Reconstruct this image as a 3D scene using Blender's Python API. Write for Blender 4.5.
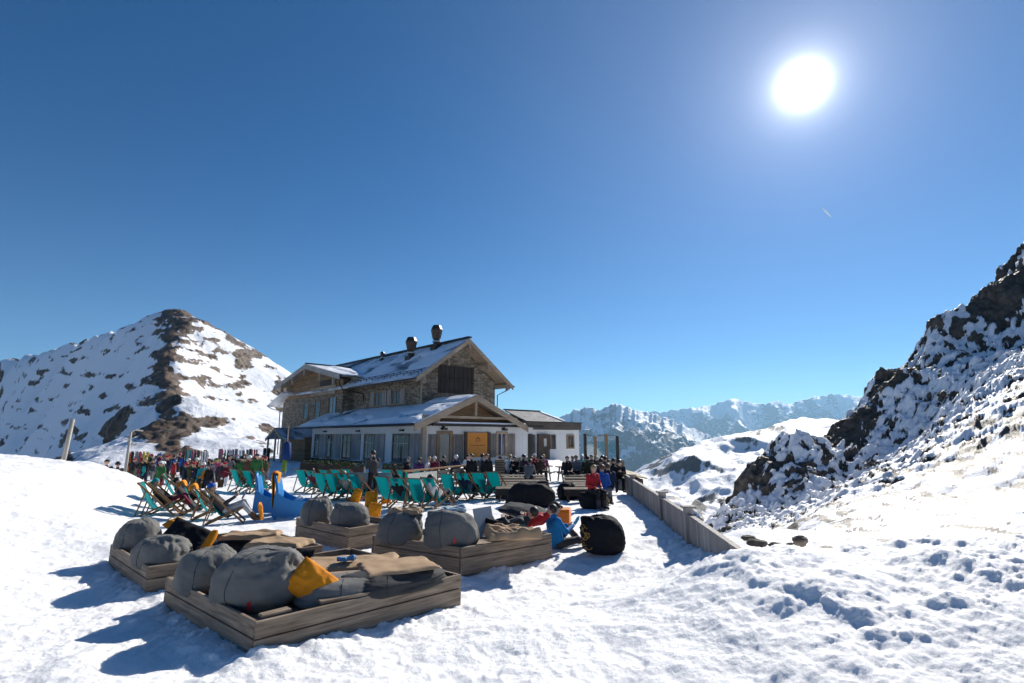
import bpy, bmesh, math, random
import numpy as np
from mathutils import Vector, Matrix
R_=math.radians
for o in list(bpy.data.objects): bpy.data.objects.remove(o)
scn=bpy.context.scene
COL=scn.collection
# ------------------------------------------------------------------ camera
H=2.3                      # eye height over the terrace
F=510.0
PITCH=math.atan(94.5/510.0)
cam=bpy.data.cameras.new('camera'); camo=bpy.data.objects.new('camera',cam); COL.objects.link(camo)
cam.sensor_width=36; cam.lens=F/1024*36; cam.clip_start=.1; cam.clip_end=60000
camo.location=(0,0,H); camo.rotation_euler=(math.pi/2+PITCH,0,0)
scn.camera=camo
# ------------------------------------------------------------------ world and sun
SAZ,SEL=R_(32.6),R_(32.6)
SD=Vector((math.sin(SAZ)*math.cos(SEL),math.cos(SAZ)*math.cos(SEL),math.sin(SEL)))
w=bpy.data.worlds.new('World'); scn.world=w; w.use_nodes=True
nt=w.node_tree; nt.nodes.clear()
def N(t,**k):
    n=nt.nodes.new(t)
    for a,b in k.items(): setattr(n,a,b)
    return n
sky=N('ShaderNodeTexSky'); sky.sky_type='NISHITA'; sky.sun_disc=False
sky.sun_elevation=SEL; sky.sun_rotation=SAZ; sky.altitude=2400; sky.air_density=1.0; sky.dust_density=.35; sky.ozone_density=2.2
bg=N('ShaderNodeBackground'); bg.inputs[1].default_value=.085
out=N('ShaderNodeOutputWorld')
hs=N('ShaderNodeHueSaturation'); hs.inputs['Saturation'].default_value=1.75; hs.inputs['Value'].default_value=.58
tc=N('ShaderNodeTexCoord'); dt=N('ShaderNodeVectorMath',operation='DOT_PRODUCT'); dt.inputs[1].default_value=SD
nrm=N('ShaderNodeVectorMath',operation='NORMALIZE')
nt.links.new(tc.outputs['Generated'],nrm.inputs[0]); nt.links.new(nrm.outputs[0],dt.inputs[0])
mx=N('ShaderNodeMath',operation='MAXIMUM'); mx.inputs[1].default_value=0; nt.links.new(dt.outputs['Value'],mx.inputs[0])
acc=None
for p,a in ((16000,2500.),(3600,35.),(800,6.),(110,1.9),(12,1.0)):       # the sun's disc and the aureole round it
    pw=N('ShaderNodeMath',operation='POWER'); pw.inputs[1].default_value=p; nt.links.new(mx.outputs[0],pw.inputs[0])
    ml=N('ShaderNodeMath',operation='MULTIPLY'); ml.inputs[1].default_value=a; nt.links.new(pw.outputs[0],ml.inputs[0])
    if acc is None: acc=ml
    else:
        ad=N('ShaderNodeMath',operation='ADD'); nt.links.new(acc.outputs[0],ad.inputs[0]); nt.links.new(ml.outputs[0],ad.inputs[1]); acc=ad
cb=N('ShaderNodeCombineColor')
for i in range(3): nt.links.new(acc.outputs[0],cb.inputs[i])
addc=N('ShaderNodeVectorMath',operation='ADD')
nt.links.new(sky.outputs[0],hs.inputs['Color'])
sz=N('ShaderNodeSeparateXYZ'); nt.links.new(nrm.outputs[0],sz.inputs[0])      # pale band of thicker air low over the horizon
om=N('ShaderNodeMath',operation='SUBTRACT',use_clamp=True); om.inputs[0].default_value=1; nt.links.new(sz.outputs['Z'],om.inputs[1])
hp=N('ShaderNodeMath',operation='POWER'); hp.inputs[1].default_value=6; nt.links.new(om.outputs[0],hp.inputs[0])
hc=N('ShaderNodeVectorMath',operation='SCALE'); hc.inputs[0].default_value=(2.1,2.5,2.55); nt.links.new(hp.outputs[0],hc.inputs['Scale'])
ah=N('ShaderNodeVectorMath',operation='ADD'); tint=N('ShaderNodeVectorMath',operation='MULTIPLY'); tint.inputs[1].default_value=(.45,1.0,1.12); nt.links.new(hs.outputs[0],tint.inputs[0]); nt.links.new(tint.outputs[0],ah.inputs[0]); nt.links.new(hc.outputs[0],ah.inputs[1])
nt.links.new(ah.outputs[0],addc.inputs[0]); nt.links.new(cb.outputs[0],addc.inputs[1])
nt.links.new(addc.outputs[0],bg.inputs[0]); nt.links.new(bg.outputs[0],out.inputs[0])
sl=bpy.data.lights.new('sun','SUN'); sl.energy=4.5; sl.angle=R_(.53); sl.color=(1,.94,.85)
so=bpy.data.objects.new('sun',sl); COL.objects.link(so); so.rotation_euler=SD.to_track_quat('Z','Y').to_euler()
vs=scn.view_settings; vs.view_transform='Standard'; vs.look='None'; vs.exposure=.6; vs.gamma=1; vs.use_curve_mapping=False
scn.render.engine='CYCLES'
scn.cycles.volume_bounces=0
# ------------------------------------------------------------------ helpers
cP,sP=math.cos(PITCH),math.sin(PITCH)
def ray(px,py):
    rx=(px-512)/F; ry=(341.5-py)/F; fw=cP-ry*sP
    return rx/fw,(ry*cP+sP)/fw
def G(px,py,z=0.0):                       # point of the level z
    a,b=ray(px,py); Y=(z-H)/b
    return Vector((a*Y,Y,z))
def P(px,py,Y):                           # point at distance Y
    a,b=ray(px,py); return Vector((a*Y,Y,H+b*Y))
rng=np.random.RandomState(7)
_perm=rng.permutation(512); _perm=np.concatenate([_perm,_perm,_perm])
_g2=rng.normal(size=(512,2)); _g2/=np.linalg.norm(_g2,axis=1)[:,None]
_g3=rng.normal(size=(512,3)); _g3/=np.linalg.norm(_g3,axis=1)[:,None]
def n2(x,y):
    x=np.asarray(x,float); y=np.asarray(y,float)
    xi=np.floor(x).astype(int); yi=np.floor(y).astype(int); fx=x-xi; fy=y-yi
    u=fx*fx*fx*(fx*(fx*6-15)+10); v=fy*fy*fy*(fy*(fy*6-15)+10)
    def g(a,b):
        h=_perm[(_perm[(xi+a)&511]+yi+b)&511]; q=_g2[h]
        return q[...,0]*(fx-a)+q[...,1]*(fy-b)
    a=g(0,0)*(1-u)+g(1,0)*u; b=g(0,1)*(1-u)+g(1,1)*u
    return (a*(1-v)+b*v)*1.4
def n3(x,y,z):
    xi=np.floor(x).astype(int); yi=np.floor(y).astype(int); zi=np.floor(z).astype(int)
    fx=x-xi; fy=y-yi; fz=z-zi
    s=lambda t:t*t*t*(t*(t*6-15)+10)
    u,v,w_=s(fx),s(fy),s(fz)
    def g(a,b,c):
        h=_perm[(_perm[(_perm[(xi+a)&511]+yi+b)&511]+zi+c)&511]; q=_g3[h]
        return q[...,0]*(fx-a)+q[...,1]*(fy-b)+q[...,2]*(fz-c)
    r=0
    for c,wc in ((0,1-w_),(1,w_)):
        a=g(0,0,c)*(1-u)+g(1,0,c)*u; b=g(0,1,c)*(1-u)+g(1,1,c)*u
        r=r+(a*(1-v)+b*v)*wc
    return r*1.4
def fbm(x,y,o=5,lac=2.03,gain=.5):
    r=0;a=1;
    for i in range(o): r=r+a*n2(x+i*17.3,y-i*9.1); x=x*lac;y=y*lac;a*=gain
    return r
def ridged(x,y,o=5,lac=2.1,gain=.5):
    r=0;a=1;w0=1
    for i in range(o):
        s=(1-np.abs(n2(x+i*7.7,y+i*3.1)))**2
        r=r+a*s*w0; w0=np.clip(s*1.4,0,1); x=x*lac;y=y*lac;a*=gain
    return r
def ss(a,b,x):
    t=np.clip((x-a)/(b-a),0,1); return t*t*(3-2*t)
def rbf(pts,lam=1e-3):
    p=np.array(pts,float); xy=p[:,:2]; z=p[:,2]; sc=np.abs(xy).max(); q=xy/sc
    n=len(q); d=np.linalg.norm(q[:,None]-q[None],axis=2)
    K=np.where(d>0,d*d*np.log(d+1e-12),0)+lam*np.eye(n)
    Pm=np.c_[np.ones(n),q]; A=np.block([[K,Pm],[Pm.T,np.zeros((3,3))]])
    s=np.linalg.solve(A,np.r_[z,0,0,0])
    def f(x,y):
        x=np.asarray(x,float)/sc; y=np.asarray(y,float)/sc; r=s[n]+s[n+1]*x+s[n+2]*y
        for i in range(n):
            d=np.sqrt((x-q[i,0])**2+(y-q[i,1])**2); r=r+s[i]*np.where(d>0,d*d*np.log(d+1e-12),0)
        return r
    return f
# ---------- materials
MATS={}
def mat(name,col,rough=.6,metal=0,noise=None,bump=None,spec=.5,alpha=None,sheen=0,trans=0):
    """procedural material: noise=(scale,amount,colour2), bump=(scale,strength,distance)"""
    if name in MATS: return MATS[name]
    m=bpy.data.materials.new(name); m.use_nodes=True; t=m.node_tree; b=t.nodes['Principled BSDF']
    b.inputs['Base Color'].default_value=(*col,1); b.inputs['Roughness'].default_value=rough; b.inputs['Metallic'].default_value=metal
    b.inputs['Specular IOR Level'].default_value=spec
    if sheen: b.inputs['Sheen Weight'].default_value=sheen
    if trans: b.inputs['Transmission Weight'].default_value=trans
    tc=t.nodes.new('ShaderNodeTexCoord')
    if noise is None: noise=(9,.35,tuple(c*.72 for c in col))
    nz=t.nodes.new('ShaderNodeTexNoise'); nz.inputs['Scale'].default_value=noise[0]; nz.inputs['Detail'].default_value=6
    t.links.new(tc.outputs['Object'],nz.inputs['Vector'])
    cr=t.nodes.new('ShaderNodeValToRGB'); cr.color_ramp.elements[0].position=.35; cr.color_ramp.elements[1].position=.68
    mxn=t.nodes.new('ShaderNodeMixRGB'); mxn.inputs[1].default_value=(*col,1); mxn.inputs[2].default_value=(*noise[2],1)
    ml=t.nodes.new('ShaderNodeMath'); ml.operation='MULTIPLY'; ml.inputs[1].default_value=noise[1]
    t.links.new(nz.outputs['Fac'],cr.inputs[0]); t.links.new(cr.outputs[0],ml.inputs[0]); t.links.new(ml.outputs[0],mxn.inputs[0])
    t.links.new(mxn.outputs[0],b.inputs['Base Color'])
    if bump:
        n2_=t.nodes.new('ShaderNodeTexNoise'); n2_.inputs['Scale'].default_value=bump[0]; n2_.inputs['Detail'].default_value=5
        bp=t.nodes.new('ShaderNodeBump'); bp.inputs['Strength'].default_value=bump[1]; bp.inputs['Distance'].default_value=bump[2]
        t.links.new(tc.outputs['Object'],n2_.inputs['Vector']); t.links.new(n2_.outputs['Fac'],bp.inputs['Height']); t.links.new(bp.outputs[0],b.inputs['Normal'])
    MATS[name]=m; return m
def wood(name,c1,c2,axis=0,scale=1.0,rough=.75,plank=None):
    """stretched-noise wood; plank=(axis,width) adds board joints"""
    if name in MATS: return MATS[name]
    m=bpy.data.materials.new(name); m.use_nodes=True; t=m.node_tree; b=t.nodes['Principled BSDF']; b.inputs['Roughness'].default_value=rough
    tc=t.nodes.new('ShaderNodeTexCoord'); mp=t.nodes.new('ShaderNodeMapping')
    s=[14*scale]*3; s[axis]=1.1*scale; mp.inputs['Scale'].default_value=s
    nz=t.nodes.new('ShaderNodeTexNoise'); nz.inputs['Scale'].default_value=1.6; nz.inputs['Detail'].default_value=7; nz.inputs['Distortion'].default_value=.6
    cr=t.nodes.new('ShaderNodeValToRGB'); cr.color_ramp.elements[0].color=(*c1,1); cr.color_ramp.elements[1].color=(*c2,1)
    cr.color_ramp.elements[0].position=.3; cr.color_ramp.elements[1].position=.72
    t.links.new(tc.outputs['Object'],mp.inputs[0]); t.links.new(mp.outputs[0],nz.inputs['Vector']); t.links.new(nz.outputs['Fac'],cr.inputs[0])
    n_=t.nodes.new('ShaderNodeTexNoise'); n_.inputs['Scale'].default_value=1.3*scale; n_.inputs['Detail'].default_value=3
    t.links.new(tc.outputs['Object'],n_.inputs['Vector'])
    mm=t.nodes.new('ShaderNodeMixRGB'); mm.blend_type='MULTIPLY'; mm.inputs[0].default_value=.55
    c2_=t.nodes.new('ShaderNodeValToRGB'); c2_.color_ramp.elements[0].position=.3; c2_.color_ramp.elements[0].color=(.45,.43,.42,1); c2_.color_ramp.elements[1].position=.65
    t.links.new(n_.outputs['Fac'],c2_.inputs[0]); t.links.new(cr.outputs[0],mm.inputs[1]); t.links.new(c2_.outputs[0],mm.inputs[2])
    last=mm
    bp=t.nodes.new('ShaderNodeBump'); bp.inputs['Strength'].default_value=.35; bp.inputs['Distance'].default_value=.008
    t.links.new(nz.outputs['Fac'],bp.inputs['Height'])
    if plank:
        sx=t.nodes.new('ShaderNodeSeparateXYZ'); t.links.new(tc.outputs['Object'],sx.inputs[0])
        dv=t.nodes.new('ShaderNodeMath'); dv.operation='DIVIDE'; dv.inputs[1].default_value=plank[1]; t.links.new(sx.outputs[plank[0]],dv.inputs[0])
        fr=t.nodes.new('ShaderNodeMath'); fr.operation='FRACT'; t.links.new(dv.outputs[0],fr.inputs[0])
        fl=t.nodes.new('ShaderNodeMath'); fl.operation='FLOOR'; t.links.new(dv.outputs[0],fl.inputs[0])
        wn=t.nodes.new('ShaderNodeTexWhiteNoise'); wn.noise_dimensions='1D'; t.links.new(fl.outputs[0],wn.inputs['W'])
        gr=t.nodes.new('ShaderNodeMath'); gr.operation='GREATER_THAN'; gr.inputs[1].default_value=.09; t.links.new(fr.outputs[0],gr.inputs[0])
        mr=t.nodes.new('ShaderNodeMapRange'); mr.inputs[3].default_value=.72; mr.inputs[4].default_value=1.1; t.links.new(wn.outputs[0],mr.inputs[0])
        g2=t.nodes.new('ShaderNodeMapRange'); g2.inputs[3].default_value=.3; g2.inputs[4].default_value=1; t.links.new(gr.outputs[0],g2.inputs[0])
        mu=t.nodes.new('ShaderNodeMath'); mu.operation='MULTIPLY'; t.links.new(mr.outputs[0],mu.inputs[0]); t.links.new(g2.outputs[0],mu.inputs[1])
        vm=t.nodes.new('ShaderNodeVectorMath'); vm.operation='SCALE'; t.links.new(mm.outputs[0],vm.inputs[0]); t.links.new(mu.outputs[0],vm.inputs['Scale']); last=vm
        bp2=t.nodes.new('ShaderNodeBump'); bp2.inputs['Strength'].default_value=.8; bp2.inputs['Distance'].default_value=.02
        t.links.new(gr.outputs[0],bp2.inputs['Height']); t.links.new(bp.outputs[0],bp2.inputs['Normal']); bp=bp2
    t.links.new(last.outputs[0],b.inputs['Base Color']); t.links.new(bp.outputs[0],b.inputs['Normal'])
    MATS[name]=m; return m
def snowrock(name,rockA,rockB,scale,snow=(.86,.88,.92),edge=.12,bumpd=.05,nscale=1.0,fine=0.5,sss=False,snow_rough=.55):
    """snow over rock: the vertex attribute 'rock' decides where rock shows, noise breaks its edge"""
    m=bpy.data.materials.new(name); m.use_nodes=True; t=m.node_tree; b=t.nodes['Principled BSDF']
    b.inputs['Roughness'].default_value=snow_rough; b.inputs['Specular IOR Level'].default_value=.3
    tc=t.nodes.new('ShaderNodeTexCoord'); at=t.nodes.new('ShaderNodeAttribute'); at.attribute_name='rock'
    nz=t.nodes.new('ShaderNodeTexNoise'); nz.inputs['Scale'].default_value=scale; nz.inputs['Detail'].default_value=6; nz.inputs['Roughness'].default_value=.6
    t.links.new(tc.outputs['Object'],nz.inputs['Vector'])
    sb=t.nodes.new('ShaderNodeMath'); sb.operation='SUBTRACT'; sb.inputs[1].default_value=.5; t.links.new(nz.outputs['Fac'],sb.inputs[0])
    ma=t.nodes.new('ShaderNodeMath'); ma.operation='MULTIPLY_ADD'; ma.inputs[1].default_value=fine*2; t.links.new(sb.outputs[0],ma.inputs[0]); t.links.new(at.outputs['Fac'],ma.inputs[2])
    mr=t.nodes.new('ShaderNodeMapRange'); mr.interpolation_type='SMOOTHSTEP'; mr.inputs[1].default_value=.5-edge; mr.inputs[2].default_value=.5+edge
    t.links.new(ma.outputs[0],mr.inputs[0])
    nr=t.nodes.new('ShaderNodeTexNoise'); nr.inputs['Scale'].default_value=scale*.7; nr.inputs['Detail'].default_value=8
    t.links.new(tc.outputs['Object'],nr.inputs['Vector'])
    cr=t.nodes.new('ShaderNodeValToRGB'); cr.color_ramp.elements[0].color=(*rockA,1); cr.color_ramp.elements[1].color=(*rockB,1); cr.color_ramp.elements[0].position=.35; cr.color_ramp.elements[1].position=.65
    t.links.new(nr.outputs['Fac'],cr.inputs[0])
    mx=t.nodes.new('ShaderNodeMixRGB'); mx.inputs[1].default_value=(*snow,1); t.links.new(mr.outputs[0],mx.inputs[0]); t.links.new(cr.outputs[0],mx.inputs[2])
    t.links.new(mx.outputs[0],b.inputs['Base Color'])
    nb=t.nodes.new('ShaderNodeTexNoise'); nb.inputs['Scale'].default_value=scale*2.2*nscale; nb.inputs['Detail'].default_value=9; nb.inputs['Roughness'].default_value=.7
    t.links.new(tc.outputs['Object'],nb.inputs['Vector'])
    bp=t.nodes.new('ShaderNodeBump'); bp.inputs['Strength'].default_value=.7; bp.inputs['Distance'].default_value=bumpd
    t.links.new(nb.outputs['Fac'],bp.inputs['Height']); t.links.new(bp.outputs[0],b.inputs['Normal'])
    return m
# ---------- object plumbing
def link(name,me,m=None,parent=None,smooth=False):
    o=bpy.data.objects.new(name,me); COL.objects.link(o)
    if m is not None:
        for x in (m if isinstance(m,(list,tuple)) else [m]): me.materials.append(x)
    if parent is not None: o.parent=parent
    if smooth: me.polygons.foreach_set('use_smooth',[True]*len(me.polygons))
    return o
def tag(o,label=None,cat=None,group=None,kind=None):
    if label: o['label']=label
    if cat: o['category']=cat
    if group: o['group']=group
    if kind: o['kind']=kind
    return o
def thing(name,label,cat,loc=(0,0,0),rz=0,group=None):
    o=bpy.data.objects.new(name,None); COL.objects.link(o); o.location=loc; o.rotation_euler=(0,0,rz); o.empty_display_size=.2
    return tag(o,label,cat,group)
def dup(root,loc=None,rz=None,label=None,group=None,keep=None):
    r=root.copy(); COL.objects.link(r)
    if loc is not None: r.location=loc
    if rz is not None: r.rotation_euler=(0,0,rz)
    if label: r['label']=label
    if group: r['group']=group
    for ch in list(root.children):
        c=ch.copy(); COL.objects.link(c); c.parent=r
        for g in list(ch.children):
            d=g.copy(); COL.objects.link(d); d.parent=c
    return r
class MB:
    def __init__(s): s.v=[]; s.f=[]; s.m=[]
    def add(s,v,f,mi=0):
        n=len(s.v); s.v+= [tuple(q) for q in v]; s.f+=[tuple(i+n for i in q) for q in f]; s.m+=[mi]*len(f); return s
    def box(s,x0,x1,y0,y1,z0,z1,mi=0):
        v=[(x,y,z) for z in (z0,z1) for y in (y0,y1) for x in (x0,x1)]
        return s.add(v,[(0,2,3,1),(4,5,7,6),(0,1,5,4),(2,6,7,3),(0,4,6,2),(1,3,7,5)],mi)
    def hexa(s,b,t,mi=0):            # bottom quad, top quad (both ccw seen from above)
        return s.add(list(b)+list(t),[(3,2,1,0),(4,5,6,7)]+[(i,(i+1)%4,4+(i+1)%4,4+i) for i in range(4)],mi)
    def beam(s,a,b,w,h,up=(0,0,1),mi=0):
        a=Vector(a);b=Vector(b);d=(b-a).normalized();u=Vector(up)
        sd=d.cross(u)
        if sd.length<1e-4: sd=d.cross(Vector((0,1,0)))
        sd.normalize(); u=sd.cross(d).normalized()
        q=[a+sd*x*w/2+u*y*h/2 for x,y in ((-1,-1),(1,-1),(1,1),(-1,1))]; r=[p+(b-a) for p in q]
        return s.add(q+r,[(0,1,2,3),(7,6,5,4)]+[(i,4+i,4+(i+1)%4,(i+1)%4) for i in range(4)],mi)
    def tube(s,pts,r,n=8,mi=0,cap=True):
        pts=[Vector(p) for p in pts]; k=len(pts); rs=r if isinstance(r,(list,tuple)) else [r]*k
        prev=None; rings=[]
        for i,p in enumerate(pts):
            d=(pts[min(i+1,k-1)]-pts[max(i-1,0)]).normalized()
            a=d.cross(Vector((0,0,1)) if abs(d.z)<.95 else Vector((0,1,0))).normalized() if prev is None else (prev-d*prev.dot(d)).normalized()
            prev=a; c=d.cross(a)
            rings.append([p+(a*math.cos(2*math.pi*j/n)+c*math.sin(2*math.pi*j/n))*rs[i] for j in range(n)])
        v=[q for rg in rings for q in rg]; f=[(i*n+j,i*n+(j+1)%n,(i+1)*n+(j+1)%n,(i+1)*n+j) for i in range(k-1) for j in range(n)]
        if cap: f+=[tuple(range(n-1,-1,-1)),tuple((k-1)*n+j for j in range(n))]
        return s.add(v,f,mi)
    def lathe(s,prof,n=16,c=(0,0,0),mi=0):
        v=[(c[0]+r*math.cos(2*math.pi*j/n),c[1]+r*math.sin(2*math.pi*j/n),c[2]+z) for r,z in prof for j in range(n)]
        k=len(prof); f=[(i*n+j,i*n+(j+1)%n,(i+1)*n+(j+1)%n,(i+1)*n+j) for i in range(k-1) for j in range(n)]
        f+=[tuple(range(n-1,-1,-1)),tuple((k-1)*n+j for j in range(n))]
        return s.add(v,f,mi)
    def grid(s,A,closed_u=False,mi=0):   # A: [nu][nv] points
        nu=len(A);nv=len(A[0]); v=[p for r in A for p in r]
        f=[(i*nv+j,((i+1)%nu)*nv+j,((i+1)%nu)*nv+j+1,i*nv+j+1) for i in range(nu if closed_u else nu-1) for j in range(nv-1)]
        return s.add(v,f,mi)
    def mesh(s,name,bevel=0,rec=True):
        me=bpy.data.meshes.new(name); me.from_pydata(s.v,[],s.f); me.polygons.foreach_set('material_index',s.m)
        if rec or bevel:
            bm=bmesh.new(); bm.from_mesh(me)
            if bevel: bmesh.ops.bevel(bm,geom=bm.edges[:],offset=bevel,segments=1,affect='EDGES',clamp_overlap=True)
            if rec: bmesh.ops.recalc_face_normals(bm,faces=bm.faces)
            bm.to_mesh(me); bm.free()
        return me
    def build(s,name,m,parent=None,bevel=0,smooth=False,rec=True):
        return link(name,s.mesh(name,bevel,rec),m,parent,smooth)
def npmesh(name,V,Fq):
    me=bpy.data.meshes.new(name); V=np.asarray(V,np.float32); Fq=np.asarray(Fq,np.int32)
    me.vertices.add(len(V)); me.vertices.foreach_set('co',V.ravel())
    k=Fq.shape[1]; me.loops.add(Fq.size); me.loops.foreach_set('vertex_index',Fq.ravel())
    me.polygons.add(len(Fq)); me.polygons.foreach_set('loop_start',np.arange(len(Fq),dtype=np.int32)*k)
    me.polygons.foreach_set('loop_total',np.full(len(Fq),k,np.int32)); me.polygons.foreach_set('use_smooth',np.ones(len(Fq),bool))
    me.update(); me.validate(); return me
def gridfaces(nr,nc,off=0):
    i=np.arange(nr-1)[:,None]; j=np.arange(nc-1)[None]
    a=i*nc+j; return np.stack([a,a+1,a+nc+1,a+nc],-1).reshape(-1,4)+off
# implicit bodies ---------------------------------------------------
def surface_nets(F3,org,h):
    nx,ny,nz=F3.shape; S=F3<0
    acc=np.zeros((nx-1,ny-1,nz-1,3)); cnt=np.zeros((nx-1,ny-1,nz-1))
    for ax in range(3):
        sl0=[slice(None)]*3; sl1=[slice(None)]*3; sl0[ax]=slice(0,-1); sl1[ax]=slice(1,None)
        a=F3[tuple(sl0)]; b=F3[tuple(sl1)]; cr=(a<0)!=(b<0)
        t=np.where(cr,a/np.where(cr,a-b,1),0)
        o1,o2=[k for k in range(3) if k!=ax]
        for d1 in (0,1):
            for d2 in (0,1):
                sl=[slice(None)]*3; sl[o1]=slice(d1,(cr.shape[o1]-1+d1)); sl[o2]=slice(d2,(cr.shape[o2]-1+d2))
                c=cr[tuple(sl)]; tt=t[tuple(sl)]; cnt+=c
                acc[...,ax]+=c*tt; acc[...,o1]+=c*d1; acc[...,o2]+=c*d2
    act=cnt>0; idx=-np.ones(act.shape,int); idx[act]=np.arange(act.sum())
    cells=np.argwhere(act); V=(cells+acc[act]/cnt[act][:,None])*h+org
    Fs=[]
    for ax in range(3):
        sl0=[slice(None)]*3; sl1=[slice(None)]*3; sl0[ax]=slice(0,-1); sl1[ax]=slice(1,None)
        a=S[tuple(sl0)]; b=S[tuple(sl1)]; e=np.argwhere(a!=b)
        o1,o2=[k for k in range(3) if k!=ax]
        e=e[(e[:,o1]>0)&(e[:,o2]>0)&(e[:,o1]<F3.shape[o1]-1)&(e[:,o2]<F3.shape[o2]-1)]
        fl=a[tuple(e.T)]
        q=[]
        for d1,d2 in ((0,0),(1,0),(1,1),(0,1)):
            c=e.copy(); c[:,o1]-=d1; c[:,o2]-=d2; q.append(idx[tuple(c.T)])
        q=np.stack(q,1); flip=fl if ax!=1 else ~fl
        q[flip]=q[flip][:,::-1]; Fs.append(q)
    return V,np.concatenate(Fs)
def sdf_body(prims,h=.02,k=.035):
    """prims: (a,b,ra,rb,mat); smooth union of tapered capsules"""
    A=np.array([p[0] for p in prims],float);B=np.array([p[1] for p in prims],float); ra=np.array([p[2] for p in prims]); rb=np.array([p[3] for p in prims]); mi=np.array([p[4] for p in prims])
    mr=max(ra.max(),rb.max())+.05
    lo=np.minimum(A,B).min(0)-mr; hi=np.maximum(A,B).max(0)+mr
    n=np.ceil((hi-lo)/h).astype(int)+1
    X=lo[0]+h*np.arange(n[0]);Y=lo[1]+h*np.arange(n[1]);Z=lo[2]+h*np.arange(n[2])
    g=np.stack(np.meshgrid(X,Y,Z,indexing='ij'),-1)
    F3=None
    def dist(p,i):
        ab=B[i]-A[i]; L=max(ab@ab,1e-9); t=np.clip(((p-A[i])@ab)/L,0,1)
        return np.linalg.norm(p-A[i]-t[...,None]*ab,axis=-1)-(ra[i]+(rb[i]-ra[i])*t)
    for i in range(len(A)):
        d=dist(g,i)
        if F3 is None: F3=d
        else:
            hh=np.clip(.5+.5*(F3-d)/k,0,1); F3=F3*(1-hh)+d*hh-k*hh*(1-hh)
    V,Q=surface_nets(F3,lo,h)
    c=V[Q].mean(1); D=np.stack([dist(c,i) for i in range(len(A))],1); m=mi[D.argmin(1)]
    return V,Q,m
# ================================================================== terrain
K=H/1.8
_gp=[(-6,10,0),(-8,16,0),(-10,20,0),(0,5,0),(0,10,0),(0,20,0),(-5,30,0),(3,15,0),(2,10,0),(-3,4.5,0.02),(-1.5,3,.02),(2.5,20,0),(0,35,0),(-12,35,0),(4,30,0),(-5.2,5.6,.05),(-7,8,.05),(-4,14,0),
 (-14,14,1.2),(-13,15,1.08),(-11.7,15.6,.92),(-10.9,16.2,.55),(-10.2,16.4,.15),(-16,12,1.45),(-8.6,9.5,.42),(-6.5,6,.3),(-10,10,.8),(-20,14,1.6),(-18,8,1.3),(-9,4,.6),(-4,2,.15),(-3,0,.1),
 (-9.4,13.5,.1),(-8.2,11.6,.06),(-10,13,.45),
 (2.7,5.5,.44),(2.35,5.9,.40),(2.9,6.3,.48),(4,6,.5),(6,7,.55),(9,8,.66),(3,4,.24),(5,4.4,.42),(1.5,4,.05),(2.1,7,.04),(2.5,9,0),(0,0,.1),(3,0,.4),(8,3,.8),(1.2,6,0),(12,8,.8)]
_gz=rbf([(x*K,y*K,z*K) for x,y,z in _gp],1e-4)
# fence line on the right edge of the terrace
FA=G(737,547,.68); FB=G(630,478,.70)
def fence_x(y):
    t=(y-FA.y)/(FB.y-FA.y); return FA.x+(FB.x-FA.x)*t
def clods(x,y,cell,seed,dens=.5):
    xi=np.floor(x/cell).astype(int); yi=np.floor(y/cell).astype(int); r=np.zeros_like(x)
    for a in (-1,0,1):
        for b in (-1,0,1):
            i=xi+a; j=yi+b; h=_perm[(_perm[(i+seed)&511]+j)&511].astype(float)
            h2=_perm[(_perm[(i+seed+91)&511]+j+37)&511].astype(float); h3=_perm[(_perm[(i+seed+191)&511]+j+137)&511].astype(float)
            cx=(i+.2+.6*h/511)*cell; cy=(j+.2+.6*h2/511)*cell; rad=cell*(.22+.33*h3/511)*(h2/511<dens)
            d2=(x-cx)**2+(y-cy)**2; r=np.maximum(r,np.sqrt(np.maximum(rad*rad-d2,0))*.75)
    return r
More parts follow.
